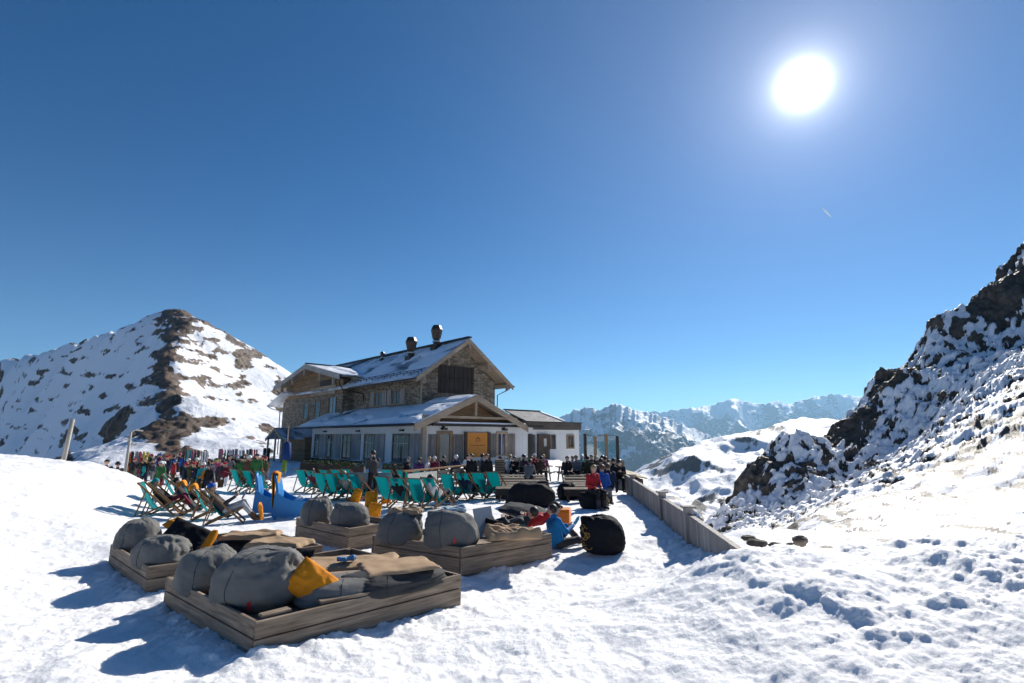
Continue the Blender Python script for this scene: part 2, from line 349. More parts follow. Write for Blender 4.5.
def ground_z(x,y,fine=True):
    z=_gz(x,y)
    z=np.where(y>24*K,z*(1-ss(24*K,34*K,y)),z)
    # left bank: cut edge behind its crest
    back=y-(15.4*K+.12*(-x-13*K)*1.0)
    bank=ss(-9.5*K,-12*K,x)
    z=z-bank*ss(0,1.6,back)*(.4+z)
    # terrace edge on the right
    fx=np.where(y<FB.y,fence_x(y),FB.x+(y-FB.y)*.17)
    z=z-ss(.12,1.6,x-fx)*ss(FA.y+.6,FA.y+2.2,y)*1.6-ss(1,12,x-fx)*ss(FA.y+.3,FA.y+6,y)*6
    # beyond the right-hand bank
    z=z-ss(0,9,y-9.0*K)*ss(3.5*K,6*K,x)*4.2
    # beyond the terrace
    z=z-ss(62,110,y)*9-ss(-30,-60,x)*4
    flat=(ss(-8.5*K,-7*K,x)*(1-ss(1.8*K,2.8*K,x)))*ss(10,14,y)
    rr=ss(1.0,4.5,x)*(1-ss(10,13,y)); ll=ss(-4,-9,x)
    a=.05+.015*rr
    z=z+a*fbm(x*1.1,y*1.1,4)*(1-.6*flat)+.11*rr*fbm(x*.5+4,y*.5,3)+.02*rr*np.abs(fbm(x*1.3+4,y*1.3,4))+.05*ll*fbm(x*.5,y*.5,3)
    if fine:
        wx=x+.12*n2(x*3,y*3); wy=y+.12*n2(x*3+9,y*3)
        m=ss(-.15,.35,n2(x*.55+3,y*.55+8)+.35*rr)
        edge=np.zeros_like(x)
        for (ax,ay,bx,by) in EDGES:
            t=np.clip(((x-ax)*(bx-ax)+(y-ay)*(by-ay))/((bx-ax)**2+(by-ay)**2),0,1)
            d=np.hypot(x-ax-t*(bx-ax),y-ay-t*(by-ay)); edge=np.maximum(edge,np.exp(-(d/.42)**2))
        m=np.maximum(m*(.25+.45*rr),edge)
        m=np.maximum(m,.25*(1-flat))
        z=z+m*(.28*clods(wx,wy,.42,3,.3)+.34*(1+.6*rr)*clods(wx+5,wy,.2,11,.35)+.45*(1+.5*rr)*clods(wx,wy+3,.1,29,.45)+edge*.5*clods(wx+2,wy,.16,41,.6))
        z=z+.05*edge+.013*fbm(x*5,y*5,4)*(.6+.4*(1-flat))*(1+.8*rr)+(.010*np.maximum(0,fbm(x*17,y*17,2))+.022*clods(x+.03*n2(y*9,x*9),y,.075,53,.6))*(.5+.5*ss(-.2,.3,n2(x*1.3,y*1.3))+.4*rr)*ss(22,8,y)+rr*ss(-.1,.2,n2(x*.8+3,y*.8))*(.34*clods(wx,wy,.42,71,.5)+.30*clods(wx+1,wy+2,.16,83,.6))
        tr=ss(.12,.3,n2(x*2.1,y*2.1)+.25*n2(x*5,y*5)); z=z-.016*tr*(.4+.6*(1-ll))*(1-.8*rr)      # trodden hollows
    return z
# box platforms: corners (near, right, far, left), anticlockwise from above
def quad4(near,right,left):
    n,r,l=near,right,left; return [n,r,r+l-n,l]
PLAT=[quad4(G(253,659),G(461,601),G(163,604)),
      quad4(G(145,592),G(322,566)*1.0,G(108,565)),
      quad4(G(348,546),G(398,537),G(295,533)),
      quad4(G(461,569),G(552,552),G(371,554))]
EDGES=[]
for i,q in enumerate(PLAT):
    if i in (0,1,3):
        for a,b in ((0,1),(3,0)): EDGES.append((q[a].x,q[a].y,q[b].x,q[b].y))
EDGES.append((FA.x-.1,FA.y,FB.x-.15,FB.y))
def sheet(name,k0,k1,nk,ys,zf,m,rockf=None,disp=None,**kw):
    k=np.linspace(k0,k1,nk); Y=np.asarray(ys)[:,None]; X=k[None]*np.maximum(Y,.35); Yg=np.broadcast_to(Y,X.shape)
    Z=zf(X,Yg); V=np.stack([X,Yg,Z],-1)
    rk=rockf(X,Yg,Z) if rockf else np.zeros_like(X)
    if disp: V=disp(V,rk)
    V=V.reshape(-1,3); me=npmesh(name,V,gridfaces(len(ys),nk))
    at=me.attributes.new('rock','FLOAT','POINT'); at.data.foreach_set('value',rk.astype(np.float32).ravel())
    o=link(name,me,m); tag(o,kind='structure',**kw); return o
def logs(a,b,n): return np.exp(np.linspace(math.log(a),math.log(b),n))
M_snow=snowrock('snow_trodden',(.2,.17,.14),(.3,.26,.22),9,snow=(.92,.92,.92),bumpd=.034,fine=.0)
def snow_grain(m):
    t=m.node_tree; b=t.nodes['Principled BSDF']
    b.inputs['Roughness'].default_value=.6
    b.inputs['Subsurface Weight'].default_value=.6; b.inputs['Subsurface Radius'].default_value=(1,1.0,1.05); b.inputs['Subsurface Scale'].default_value=.05
snow_grain(M_snow)
def gr(x,y,z):
    return np.zeros_like(x)
ys=np.concatenate([logs(1.6,22,700),logs(22.1,125,160)])
ground=sheet('snow_ground',-1.75,1.5,1150,ys,ground_z,M_snow,gr)
ground_back=MB()
A=[[(x,y,float(_gz(np.array([x*.5]),np.array([min(y,1.6)]))[0]*.0+ground_z(np.array([float(x)]),np.array([float(y)]),False)[0])-.03) for y in np.linspace(-40,1.75,16)] for x in np.linspace(-60,60,40)]
gb=ground_back.grid(A).build('snow_field_behind',M_snow,smooth=True); tag(gb,kind='structure')

# ---- right-hand rocky hillside
D=K
HMAP=[True]
def W(px,py,Y):
    if HMAP[0] and Y>34*D: Y=34*D+(Y-34*D)*.74
    p=P(px,py,Y); return (p.x,p.y,p.z)
_h=[W(1024,256,112*D),W(1012,262,111*D),W(985,292,110*D),W(960,305,109*D),W(935,320,108*D),W(920,352,107*D),W(905,368,107*D),W(885,382,107*D),W(868,388,106*D),W(858,418,106*D),W(835,432,106*D),W(790,448,105*D),W(760,470,102*D),W(735,488,98*D),W(705,524,92*D),
    W(1100,215,112*D),W(1250,110,112*D),
    # face
    W(760,528,60*D),W(820,500,62*D),W(880,470,66*D),W(930,430,72*D),W(980,390,76*D),W(1024,350,80*D),W(1100,290,84*D),
    W(745,542,30*D),W(820,538,30*D),W(900,528,31*D),W(960,515,32*D),W(1024,495,34*D),W(1120,470,34*D),
    W(740,560,18*D),W(850,565,17*D),W(960,560,17*D),W(1060,545,17*D),W(1200,500,18*D),
    W(900,440,88*D),W(980,340,97*D),W(840,478,85*D),W(790,505,80*D)]
_h=[(lambda p:p)(q) for q in _h]
_hb=[(x*1.14+9,y*1.14+6,z-26) for x,y,z in _h[:17]]
_hb2=[(x*1.5,y*1.5,z-85) for x,y,z in _h[:17:3]]
_hz=rbf(_h+_hb+_hb2,2e-5)
def ymap(y): return np.where(y>34*D,34*D+(y-34*D)/.74,y)
def hill_z(x,y):
    yo=y; 
    z=_hz(x,y); k=x/y; y=ymap(yo)
    far=ss(70*D,104*D,y)
    z=z+far*(2.6*(ridged(x*.055,y*.055,5)-1.0))+.9*fbm(x*.09,y*.09,4)+ss(45*D,70*D,y)*.75*fbm(x*.5,y*.5,4)
    z=z-3.0*ss(.8,.3,k)*far*np.abs(n2(x*.08+3,y*.08))
    return z-ss(25*D,17*D,y)*3
def hill_rock(x,y,z):
    k=x/y; y0=y
    y=ymap(y)
    ridge=ss(84*D,99*D,y)*(1-ss(110*D,122*D,y)*.3)
    n=fbm(x*.07+5,y*.07,4); nf=fbm(x*.45,y*.45,4)
    crag=ss(-.28,.16,n+.5*nf+.3*ridge-.14)*ridge*ss(94*D,102*D,y+9*n)
    low=ss(.85,.5,k)*ss(66*D,85*D,y)*ss(-.05,.25,n+.6*nf+.02)*ss(80*D,94*D,y+4*n)
    diag=ridged((x*.8+y*.6)*.22,(y*.8-x*.6)*.05,3)
    scree=(.44+.8*nf)*ss(22*D,40*D,y)*(.72+.3*ss(-.25,.35,fbm(x*.045+2,y*.045+7,3)))
    r=np.maximum(np.maximum(crag,low),scree+.12*(diag-1))
    f1=fbm(x*.8,y*.24,3); f2=fbm(x*.2+1,y*.12,3); f3=fbm(x*2.6,y*1.6,3)
    near=ss(.30,.38,.7*f1+.45*f2+.2*f3+.16*ss(24*D,40*D,y)-.03)*ss(20*D,27*D,y)*.95
    r=ss(.37,.56,r+.16*f3+.035)*ss(40*D,54*D,y)
    return np.maximum(r,near*ss(56*D,44*D,y)).clip(0,1)
def hill_disp(V,rk):
    x,y,z=V[...,0],ymap(V[...,1]),V[...,2]
    m=ss(.35,.75,rk)*ss(45*D,80*D,y)*.85
    d=n3(x*.16,y*.16,z*.16)*1.8+np.abs(n3(x*.4,y*.4,z*.4))*.7+n3(x*1.1,y*1.1,z*1.1)*.3
    b=np.round(n3(x*.1+3,y*.1,z*.35)*5)/5*1.6
    out=V.copy(); out[...,0]-=m*(d+b)*.8; out[...,2]+=m*(d*.9-1.1); out[...,1]-=m*d*.5
    s=(1-m)*ss(42*D,60*D,y)*.5*np.maximum(0,n3(x*.9,y*.9,z*.9)*1.5)*ss(.3,.6,rk); out[...,2]+=s
    return out
M_hill=snowrock('snow_over_dark_schist',(.028,.024,.02),(.105,.085,.068),1.15,edge=.05,bumpd=.22,fine=.42)
sheet('rocky_mountainside',.15,1.75,760,np.concatenate([np.linspace(17*D,60*D,150),np.linspace(60.3*D,100*D,380),logs(101*D,240*D,60)]),hill_z,M_hill,hill_rock,hill_disp)

HMAP[0]=False
# ---- left mountain
def LM(px,py,Y): p=P(px,py,Y*K); return (p.x,p.y,p.z)
sky_l=[LM(-260,405,1050),LM(-120,385,1000),LM(0,362,920),LM(35,354,840),LM(65,346,750),LM(95,336,660),LM(120,329,590),LM(145,320,540),LM(163,316,520),LM(182,317,520),LM(200,323,525),LM(225,333,535),LM(250,347,545),LM(285,370,560),LM(330,398,580),LM(400,430,600)]
_d=[]
for _a,_b in zip(sky_l,sky_l[1:]): _d+=[_a,tuple((_a[i]*2+_b[i])/3 for i in range(3)),tuple((_a[i]+_b[i]*2)/3 for i in range(3))]
sky_d=_d+[sky_l[-1]]
spur=[LM(163,325,470),LM(161,345,420),LM(160,368,370),LM(150,386,310),LM(166,398,290),LM(160,418,240),LM(170,440,190),LM(185,456,150)]
face=[LM(60,378,690),LM(0,388,860),LM(110,355,560),LM(112,385,490),LM(0,410,790),LM(60,402,630),LM(110,405,440),LM(142,350,490),LM(136,385,410),LM(-100,400,950),LM(0,430,730),LM(60,430,560),LM(120,432,350),LM(0,458,600),LM(60,458,420),LM(100,462,280),LM(130,458,230),LM(-100,450,800),
      LM(200,350,450),LM(200,385,380),LM(230,375,450),LM(250,385,460),LM(200,415,300),LM(230,420,330),LM(260,420,360),LM(200,440,220),LM(240,445,230),LM(290,440,260),LM(200,455,150),LM(260,456,150),LM(330,450,200),LM(330,430,350)]
fb=[(x*1.18,y*1.18,z-75) for x,y,z in sky_d[::2]]+[(x*1.7,y*1.7,z-220) for x,y,z in sky_l[::3]]
low=[(-190,110,-22),(-90,100,-10),(-50,100,-9),(-400,260,-30),(-10,110,-11),(0,300,-14)]
_lz=rbf(sky_d+spur+face+fb+low,1e-6)
_sp=np.array([sky_l[8]]+spur); _sk=np.array(sky_l)
def pdist(x,y,L):
    d=np.full(x.shape,1e9); 
    for i in range(len(L)-1):
        ax,ay=L[i][:2];bx,by=L[i+1][:2]
        t=np.clip(((x-ax)*(bx-ax)+(y-ay)*(by-ay))/((bx-ax)**2+(by-ay)**2),0,1); d=np.minimum(d,np.hypot(x-ax-t*(bx-ax),y-ay-t*(by-ay)))
    return d
def spur_side(x,y):                # + on the sunny (right) side of the spur
    k=x/y; ks=np.interp(y,_sp[::-1,1],(_sp[:,0]/_sp[:,1])[::-1]); return (k-ks)*y
def lm_z(x,y):
    z=_lz(x,y); sd=spur_side(x,y); ds=pdist(x,y,_sp)
    z=z+9*np.exp(-(ds/26.)**2)*(.8+.5*n2(x*.02,y*.02))*ss(20,130,pdist(x,y,_sk))
    left=ss(10,-60,sd)
    z=z+left*(4.0*(ridged(x*.011,y*.011,5)-.95))*ss(700*K,450*K,y)+1.6*fbm(x*.03,y*.03,5)
    snowy=ss(20,90,sd)*ss(620*K,420*K,y)
    z=z+(1-snowy)*1.6*(ridged(x*.03,y*.03,4)-.9)
    return z
def lm_rock(x,y,z):
    sd=spur_side(x,y); ds=pdist(x,y,_sp); dk=pdist(x,y,_sk)
    n=fbm(x*.018+3,y*.018,5); n_=fbm(x*.028+y*.012,z*.085+x*.01,5)
    str_=fbm((x+y*.4)*.035,(y-x*.2)*.012,4)
    right=ss(-12,4,sd)
    band=np.exp(-(np.maximum(sd,0)/(y*(.06+.07*ss(290*K,380*K,y))))**2)
    r=right*(.20+.50*band+.22*np.exp(-(dk/60)**2)+.6*str_+.75*n_)
    top=right*ss(395*K,450*K,y)*ss(150,40,sd)*.06
    l=(1-right)*(.09+.8*n_+.2*n+.16*np.exp(-(dk/50)**2)+.12*np.exp(-(ds/22)**2)+.10*ss(700*K,500*K,y)*ss(100,0,z))
    r=r+top+l
    r=r-.6*ss(60,120,sd)*ss(440*K,330*K,y)-.5*ss(100*K,150*K,230*K-y)*ss(35,60,sd)
    return r.clip(0,1)
def lm_disp(V,rk):
    x,y,z=V[...,0],V[...,1],V[...,2]; m=ss(.35,.7,rk)
    d=n3(x*.05,y*.05,z*.05)*5+np.abs(n3(x*.13,y*.13,z*.13))*3+n3(x*.3,y*.3,z*.3)*1.2
    o=V.copy(); o[...,2]+=m*d*.55; o[...,1]-=m*d*.4; return o
M_lm=snowrock('snow_over_brown_turf_and_rock',(.04,.028,.02),(.17,.105,.06),.22,edge=.05,bumpd=1.6,fine=.38)
sheet('mountain_peak',-1.75,-.05,820,np.concatenate([np.linspace(95,200*K,110),np.linspace(201*K,720*K,520),logs(725*K,1300*K,50)]),lm_z,M_lm,lm_rock,lm_disp)

# ---- rolling white hills across the valley
_m=[W(560,486,1500),W(600,480,1500),W(645,464,1500),W(700,450,1600),W(750,437,1700),W(800,430,1800),W(840,427,1800),W(900,424,1800),W(1000,420,1800),
    W(560,520,1000),W(640,490,1150),W(700,474,1150),W(760,458,1250),W(830,445,1350),W(640,520,800),W(700,512,800),W(760,500,900),W(830,490,1000),W(950,470,1000),W(700,560,500),W(850,540,500),W(600,570,500)]
_mb=[(x*1.3,y*1.3,z-230) for x,y,z in _m[:9]]+[(x*2,y*2,z-600) for x,y,z in _m[:9:2]]
_mz=rbf(_m+_mb,1e-6)
def mid_z(x,y): return _mz(x,y)+30*(ridged(x*.0024+1,y*.0024,5)-.9)+17*fbm(x*.008,y*.008,5)*ss(1700,800,y)
def mid_rock(x,y,z):
    n=fbm(x*.006,y*.006,5); gy,gx=np.gradient(z); st=np.abs(gx)/np.maximum(np.gradient(x,axis=1),.1); return (.10+.65*n+.5*ss(.25,.7,st)+.3*ss(1150,850,y)*ss(-.1,.3,n2(x*.02,y*.01))).clip(0,1)
M_mid=snowrock('snow_over_far_rock',(.05,.045,.045),(.13,.11,.10),.03,edge=.08,bumpd=6,fine=.4)
sheet('snowy_hills',-.05,1.5,560,logs(430,3400,420),mid_z,M_mid,mid_rock)
# ---- distant ranges
def skyl(pts):
    a=[(ray(px,py)[0],ray(px,py)[1]) for px,py in pts]; k=[q[0] for q in a]; e=[q[1] for q in a]
    return lambda q: np.interp(q,k,e)
s1=skyl([(-400,440),(200,432),(480,424),(545,415),(560,417),(575,410),(590,407),(600,410),(617,403),(630,409),(650,413),(672,420),(700,432),(740,447),(800,470),(1000,520),(1400,600)])
s2=skyl([(-400,420),(300,420),(560,418),(640,413),(665,411),(690,408),(712,406),(722,401),(735,399),(748,402),(765,404),(775,401),(790,404),(803,399),(820,396),(832,394),(858,396),(880,404),(1000,412),(1400,415)])
def range_(name,sk,Yr,wid,amp,fr,seed,foot,nk=900):
    def zf(x,y):
        k=x/y; kk=k+.004*n2(k*14+seed,y*fr*1.3)
        top=H+sk(kk)*Yr
        t=np.abs(y-Yr)/wid; fall=np.clip(t,0,1)
        base=top*(1-fall)+foot*fall
        wx=n2(x*fr*.7+seed,y*fr*.7)*.5; r=.6*ridged(x*fr*1.5+seed+wx+t*.4,y*fr*.42+wx,7,gain=.55)+.4*ridged(x*fr*2.2+wx,y*fr*1.7+seed,7,gain=.6); m=np.clip(t*4.5,0,1)*np.clip((1-t)*2.5,.1,1)
        fine=(n2(k*95+seed,y*.0004)*.4+n2(k*230,seed)*.2)*amp*.15*(1-m)
        return base+amp*(np.minimum(r,1.75)-1.75)*m*.8+fine
    def rf(x,y,z):
        n=fbm(x*fr*3,y*fr*3,5); gx=np.gradient(z,axis=1)/np.gradient(x,axis=1); gy=np.gradient(z,axis=0)/np.gradient(y,axis=0); st=np.hypot(gx,gy); return (-.04+.5*n+.72*ss(.55,1.4,st)).clip(0,1)
    m=snowrock('snow_over_rock_'+name,(.06,.06,.065),(.11,.10,.10),.0035,edge=.1,bumpd=60,fine=.35)
    return sheet(name,-.75,1.5,nk,np.concatenate([np.linspace(Yr-wid,Yr,330),np.linspace(Yr*1.003,Yr+wid*.6,50)]),zf,m,rf)
range_('distant_mountain_range',s1,7500,3600,750,.00042,3,-900)
range_('far_mountain_range',s2,14500,4200,900,.0003,11,-700)
vb=MB(); vb.grid([[(x,y,-905.) for y in np.linspace(-26000,26000,14)] for x in np.linspace(-26000,26000,14)]).build('valley_floor',M_mid)
tag(bpy.data.objects['valley_floor'],kind='structure')
# ---- the air between here and the far ranges
hz=MB(); hz.box(-27000,27000,-27000,20000,-906,1500); hzm=bpy.data.materials.new('haze_air'); hzm.use_nodes=True
t=hzm.node_tree; t.nodes.clear(); pv=t.nodes.new('ShaderNodeVolumePrincipled'); mo=t.nodes.new('ShaderNodeOutputMaterial')
pv.inputs['Color'].default_value=(.40,.70,1,1); pv.inputs['Density'].default_value=HAZE if 'HAZE' in globals() else 4.4e-5; pv.inputs['Anisotropy'].default_value=.3
t.links.new(pv.outputs[0],mo.inputs['Volume'])
ho=hz.build('haze',hzm); tag(ho,kind='stuff')
# ================================================================== the mountain lodge
W_old=wood('weathered_boards',(.13,.105,.085),(.30,.255,.215),axis=2,scale=.5,plank=(1,.14))
W_oldx=wood('weathered_boards_front',(.13,.105,.085),(.30,.255,.215),axis=2,scale=.5,plank=(0,.14))
W_warm=wood('warm_larch_boards',(.20,.115,.055),(.36,.22,.115),axis=1,scale=.5,plank=(2,.16))
W_warmx=wood('warm_larch_boards_front',(.24,.13,.06),(.40,.24,.12),axis=0,scale=.5,plank=(2,.16))
W_beam=wood('pale_larch_beam',(.30,.22,.15),(.50,.39,.28),axis=0,scale=.4)
W_beamy=wood('pale_larch_rafter',(.26,.19,.13),(.46,.36,.26),axis=1,scale=.4)
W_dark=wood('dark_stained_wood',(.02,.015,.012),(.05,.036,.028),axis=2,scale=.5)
M_wboard=wood('white_painted_boards',(.66,.67,.68),(.74,.75,.76),axis=2,scale=.2,rough=.6)
M_plaster=mat('white_plaster',(.74,.74,.72),.85,noise=(3,.3,(.6,.6,.58)),bump=(30,.2,.01))
M_glass=mat('window_glass',(.02,.03,.04),.06,spec=.8,noise=(2,.4,(.05,.07,.09)))
M_glassb=mat('blue_reflecting_glass',(.10,.17,.24),.12,spec=.8,noise=(2,.5,(.2,.3,.38)))
M_curt=mat('white_curtain',(.55,.55,.53),.9)
M_frame=wood('window_frame_wood',(.22,.13,.07),(.36,.23,.13),axis=2,scale=.6)
M_metal=mat('dark_roof_metal',(.03,.028,.028),.4,metal=.7,noise=(4,.5,(.06,.05,.045)))
M_cop=mat('brown_sheet_metal',(.045,.033,.028),.45,metal=.6,noise=(5,.6,(.09,.065,.05)))
M_black=mat('black_plastic',(.012,.012,.013),.4)
def stone_mat():
    m=bpy.data.materials.new('rubble_stone_masonry'); m.use_nodes=True; t=m.node_tree; b=t.nodes['Principled BSDF']; b.inputs['Roughness'].default_value=.9
    tc=t.nodes.new('ShaderNodeTexCoord'); mp=t.nodes.new('ShaderNodeMapping'); mp.inputs['Scale'].default_value=(1.7,1.7,4.2)
    nz=t.nodes.new('ShaderNodeTexNoise'); nz.inputs['Scale'].default_value=2.0
    mxv=t.nodes.new('ShaderNodeMixRGB'); mxv.inputs[0].default_value=.08
    t.links.new(tc.outputs['Object'],mp.inputs[0]); t.links.new(mp.outputs[0],mxv.inputs[1]); t.links.new(nz.outputs['Color'],mxv.inputs[2]); t.links.new(mp.outputs[0],nz.inputs[0])
    vo=t.nodes.new('ShaderNodeTexVoronoi'); vo.inputs['Scale'].default_value=1.5; t.links.new(mxv.outputs[0],vo.inputs['Vector'])
    ve=t.nodes.new('ShaderNodeTexVoronoi'); ve.feature='DISTANCE_TO_EDGE'; ve.inputs['Scale'].default_value=1.5; t.links.new(mxv.outputs[0],ve.inputs['Vector'])
    cr=t.nodes.new('ShaderNodeValToRGB'); e=cr.color_ramp.elements; e[0].color=(.13,.10,.07,1); e[1].color=(.36,.31,.24,1)
    q=cr.color_ramp.elements.new(.5); q.color=(.24,.19,.135,1)
    sp=t.nodes.new('ShaderNodeSeparateColor'); t.links.new(vo.outputs['Color'],sp.inputs[0]); t.links.new(sp.outputs[0],cr.inputs[0])
    mr=t.nodes.new('ShaderNodeMapRange'); mr.inputs[2].default_value=.09; t.links.new(ve.outputs['Distance'],mr.inputs[0])
    mx=t.nodes.new('ShaderNodeMixRGB'); mx.inputs[1].default_value=(.10,.088,.07,1); t.links.new(mr.outputs[0],mx.inputs[0]); t.links.new(cr.outputs[0],mx.inputs[2])
    t.links.new(mx.outputs[0],b.inputs['Base Color'])
    bp=t.nodes.new('ShaderNodeBump'); bp.inputs['Distance'].default_value=.05; bp.inputs['Strength'].default_value=.9; t.links.new(mr.outputs[0],bp.inputs['Height']); t.links.new(bp.outputs[0],b.inputs['Normal'])
    return m
M_stone=stone_mat()
M_rsnow=mat('roof_snow',(.82,.85,.9),.6,noise=(1.5,.25,(.70,.74,.80)),bump=(2,.5,.08))
def shingle_mat():
    m=bpy.data.materials.new('snow_dusted_roof_sheet'); m.use_nodes=True; t=m.node_tree; b=t.nodes['Principled BSDF']; b.inputs['Roughness'].default_value=.6
    tc=t.nodes.new('ShaderNodeTexCoord'); nz=t.nodes.new('ShaderNodeTexNoise'); nz.inputs['Scale'].default_value=.35; nz.inputs['Detail'].default_value=8; nz.inputs['Roughness'].default_value=.62
    mp=t.nodes.new('ShaderNodeMapping'); mp.inputs['Scale'].default_value=(1.6,.55,1.6); t.links.new(tc.outputs['Object'],mp.inputs[0]); t.links.new(mp.outputs[0],nz.inputs[0])
    cr=t.nodes.new('ShaderNodeValToRGB'); e=cr.color_ramp.elements; e[0].position=.38; e[0].color=(.10,.105,.115,1); e[1].position=.56; e[1].color=(.72,.76,.82,1)
    q=e.new(.47); q.color=(.42,.46,.52,1)
    t.links.new(nz.outputs['Fac'],cr.inputs[0]); t.links.new(cr.outputs[0],b.inputs['Base Color'])
    wv=t.nodes.new('ShaderNodeBump'); wv.inputs['Distance'].default_value=.06; wv.inputs['Strength'].default_value=.6; t.links.new(nz.outputs['Fac'],wv.inputs['Height']); t.links.new(wv.outputs[0],b.inputs['Normal'])
    return m
M_shing=shingle_mat()
def sc(z): return H+(z-1.8)*K          # heights were measured for an eye at 1.8
C0=Vector((-5.55*K,32*K,0)); BA=R_(44.06)
lodge=thing('mountain_lodge','two storey stone mountain hut with snowy gabled roofs, dark roof vents and white ground floor','mountain hut',C0,BA)
def LB(*a): return None
def kx(v): return v*K
def L2(x,y,z): return Vector((x*K,y*K,sc(z)))
def bpart(name,m,fn,parent=None,**kw):
    mb=MB(); fn(mb); return mb.build(name,m,parent or lodge,**kw)
def lbox(mb,x0,x1,y0,y1,z0,z1,mi=0): mb.box(x0*K,x1*K,y0*K,y1*K,sc(z0),sc(z1),mi)
ZF=-.1
def slab(mb,pts,th,mi=0):              # pts ccw (x,y,z) top face; thickness downwards
    top=[L2(*p) for p in pts]; bot=[p-Vector((0,0,th)) for p in top]; mb.hexa(bot,top,mi)
# main stone block with gable
def gable_wall(mb,x0,x1,y0,y1,z0,ze,za,xc,mi=0):   # prism with gables at y0,y1
    b=[L2(x0,y0,z0),L2(x1,y0,z0),L2(x1,y0,ze[1]),L2(xc,y0,za),L2(x0,y0,ze[0])]; c=[L2(x0,y1,z0),L2(x1,y1,z0),L2(x1,y1,ze[1]),L2(xc,y1,za),L2(x0,y1,ze[0])]
    mb.add(b+c,[(0,1,2,3,4),(9,8,7,6,5),(0,5,6,1),(1,6,7,2),(2,7,8,3),(3,8,9,4),(4,9,5,0)],mi)
RS=.712
bpart('stone_wall',M_stone,lambda mb:gable_wall(mb,2.2,9.2,3.5,22,-.6,(9.0-RS*3.3-.25,9.0-RS*3.7-.25),8.75,5.5))
roof=bpart('main_roof',[M_shing,W_beamy],lambda mb:(
    slab(mb,[(.93,2.3,9-RS*4.57),(5.5,2.3,9.0),(5.5,24,9.0),(.93,24,9-RS*4.57)][::1],.14),
    slab(mb,[(5.5,2.3,9.0),(10.04,2.3,9-RS*4.54),(10.04,24,9-RS*4.54),(5.5,24,9.0)],.14),
    slab(mb,[(1.0,2.42,8.88-RS*4.5),(5.5,2.42,8.88),(5.5,23.9,8.88),(1.0,23.9,8.88-RS*4.5)],.1,1),
    slab(mb,[(5.5,2.42,8.88),(9.97,2.42,8.88-RS*4.47),(9.97,23.9,8.88-RS*4.47),(5.5,23.9,8.88)],.1,1)))
bpart('ridge_cap',M_metal,lambda mb:mb.beam(L2(5.5,2.2,9.06),L2(5.5,24.1,9.06),.42,.16),roof)
# barge boards, purlins, rafters under the gable
def barge(mb,x0,z0,xc,zc,x1,z1,y,w=.42,t=.1):
    for a,b in (((x0,y,z0),(xc,y,zc)),((xc,y,zc),(x1,y,z1))):
        A=L2(*a)-Vector((0,0,w*.62)); B=L2(*b)-Vector((0,0,w*.62)); mb.hexa([A+Vector((0,-t,-w/2)),B+Vector((0,-t,-w/2)),B+Vector((0,0,-w/2)),A+Vector((0,0,-w/2))],[A+Vector((0,-t,w/2)),B+Vector((0,-t,w/2)),B+Vector((0,0,w/2)),A+Vector((0,0,w/2))])
bpart('barge_board',W_beam,lambda mb:barge(mb,.93,9-RS*4.57,5.5,9.0,10.04,9-RS*4.54,2.3),roof)
for x in (1.6,3.6,5.5,7.4,9.4):
    zz=8.6-RS*abs(x-5.5)
    bpart('purlin',W_beamy,lambda mb:(mb.box(x*K-.11,x*K+.11,2.24*K,3.6*K,sc(zz)-.3,sc(zz)),mb.box(x*K-.1,x*K+.1,2.2*K-.06,2.3*K+.12,sc(zz)-.62,sc(zz)-.28)),roof)
for i in range(5):
    y=2.65+i*.24
    bpart('rafter',W_beamy,lambda mb:[mb.beam(L2(a,y,8.8-RS*abs(a-5.5)-.06),L2(b,y,8.8-RS*abs(b-5.5)-.06),.09,.14) for a,b in ((1.1,5.45),(5.55,9.9))],roof)
bpart('gutter',M_metal,lambda mb:mb.tube([L2(.86,2.2,9-RS*4.57-.12),L2(.86,12,9-RS*4.57-.14)],.08),roof)
bpart('gutter',M_metal,lambda mb:(mb.tube([L2(10.1,2.2,9-RS*4.54-.1),L2(10.1,12,9-RS*4.54-.14)],.08),mb.tube([L2(10.1,2.6,9-RS*4.54-.15),L2(9.9,2.8,5.4),L2(9.3,3.3,5.0),L2(9.3,3.4,1)],.05)),roof)
# snow guards: two battens standing on the slope
for d in (3.95,4.2):
    bpart('snow_guard',M_metal,lambda mb:(mb.tube([L2(5.5-d,2.5,9.16-RS*d),L2(5.5-d,15,9.16-RS*d)],.03),[mb.box((5.5-d)*K-.03,(5.5-d)*K+.03,y*K,y*K+.04,sc(9-RS*d)-.05,sc(9.16-RS*d)) for y in np.arange(2.6,15,.9)]),roof)
def blob_sheet(nx,ny,f,parent,name,m):
    pass
# drifts on the slope
def drift(name,x0,x1,y0,y1,zf,th,seed,parent,lim=-.05,n=46):
    xs=np.linspace(x0,x1,n);ys=np.linspace(y0,y1,n*2); X,Y=np.meshgrid(xs,ys,indexing='ij')
    e=np.minimum.reduce([ss(x0,x0+.35*(x1-x0),X),ss(x1,x1-.3*(x1-x0),X),ss(y0,y0+.5,Y),ss(y1,y1-.8,Y)])
    t=(fbm(X*.5+seed,Y*.35,4)-lim)*e
    Z=zf(X,Y)+np.clip(t*th*4,-.06,th)
    V=np.stack([X*K,Y*K,H+(Z-1.8)*K],-1).reshape(-1,3)
    return link(name,npmesh(name,V,gridfaces(n,n*2)),M_rsnow,parent)
drift('roof_snow',1.0,5.2,2.4,16,lambda X,Y:9-RS*(5.5-X)+.005,.09,2,roof,lim=.0)
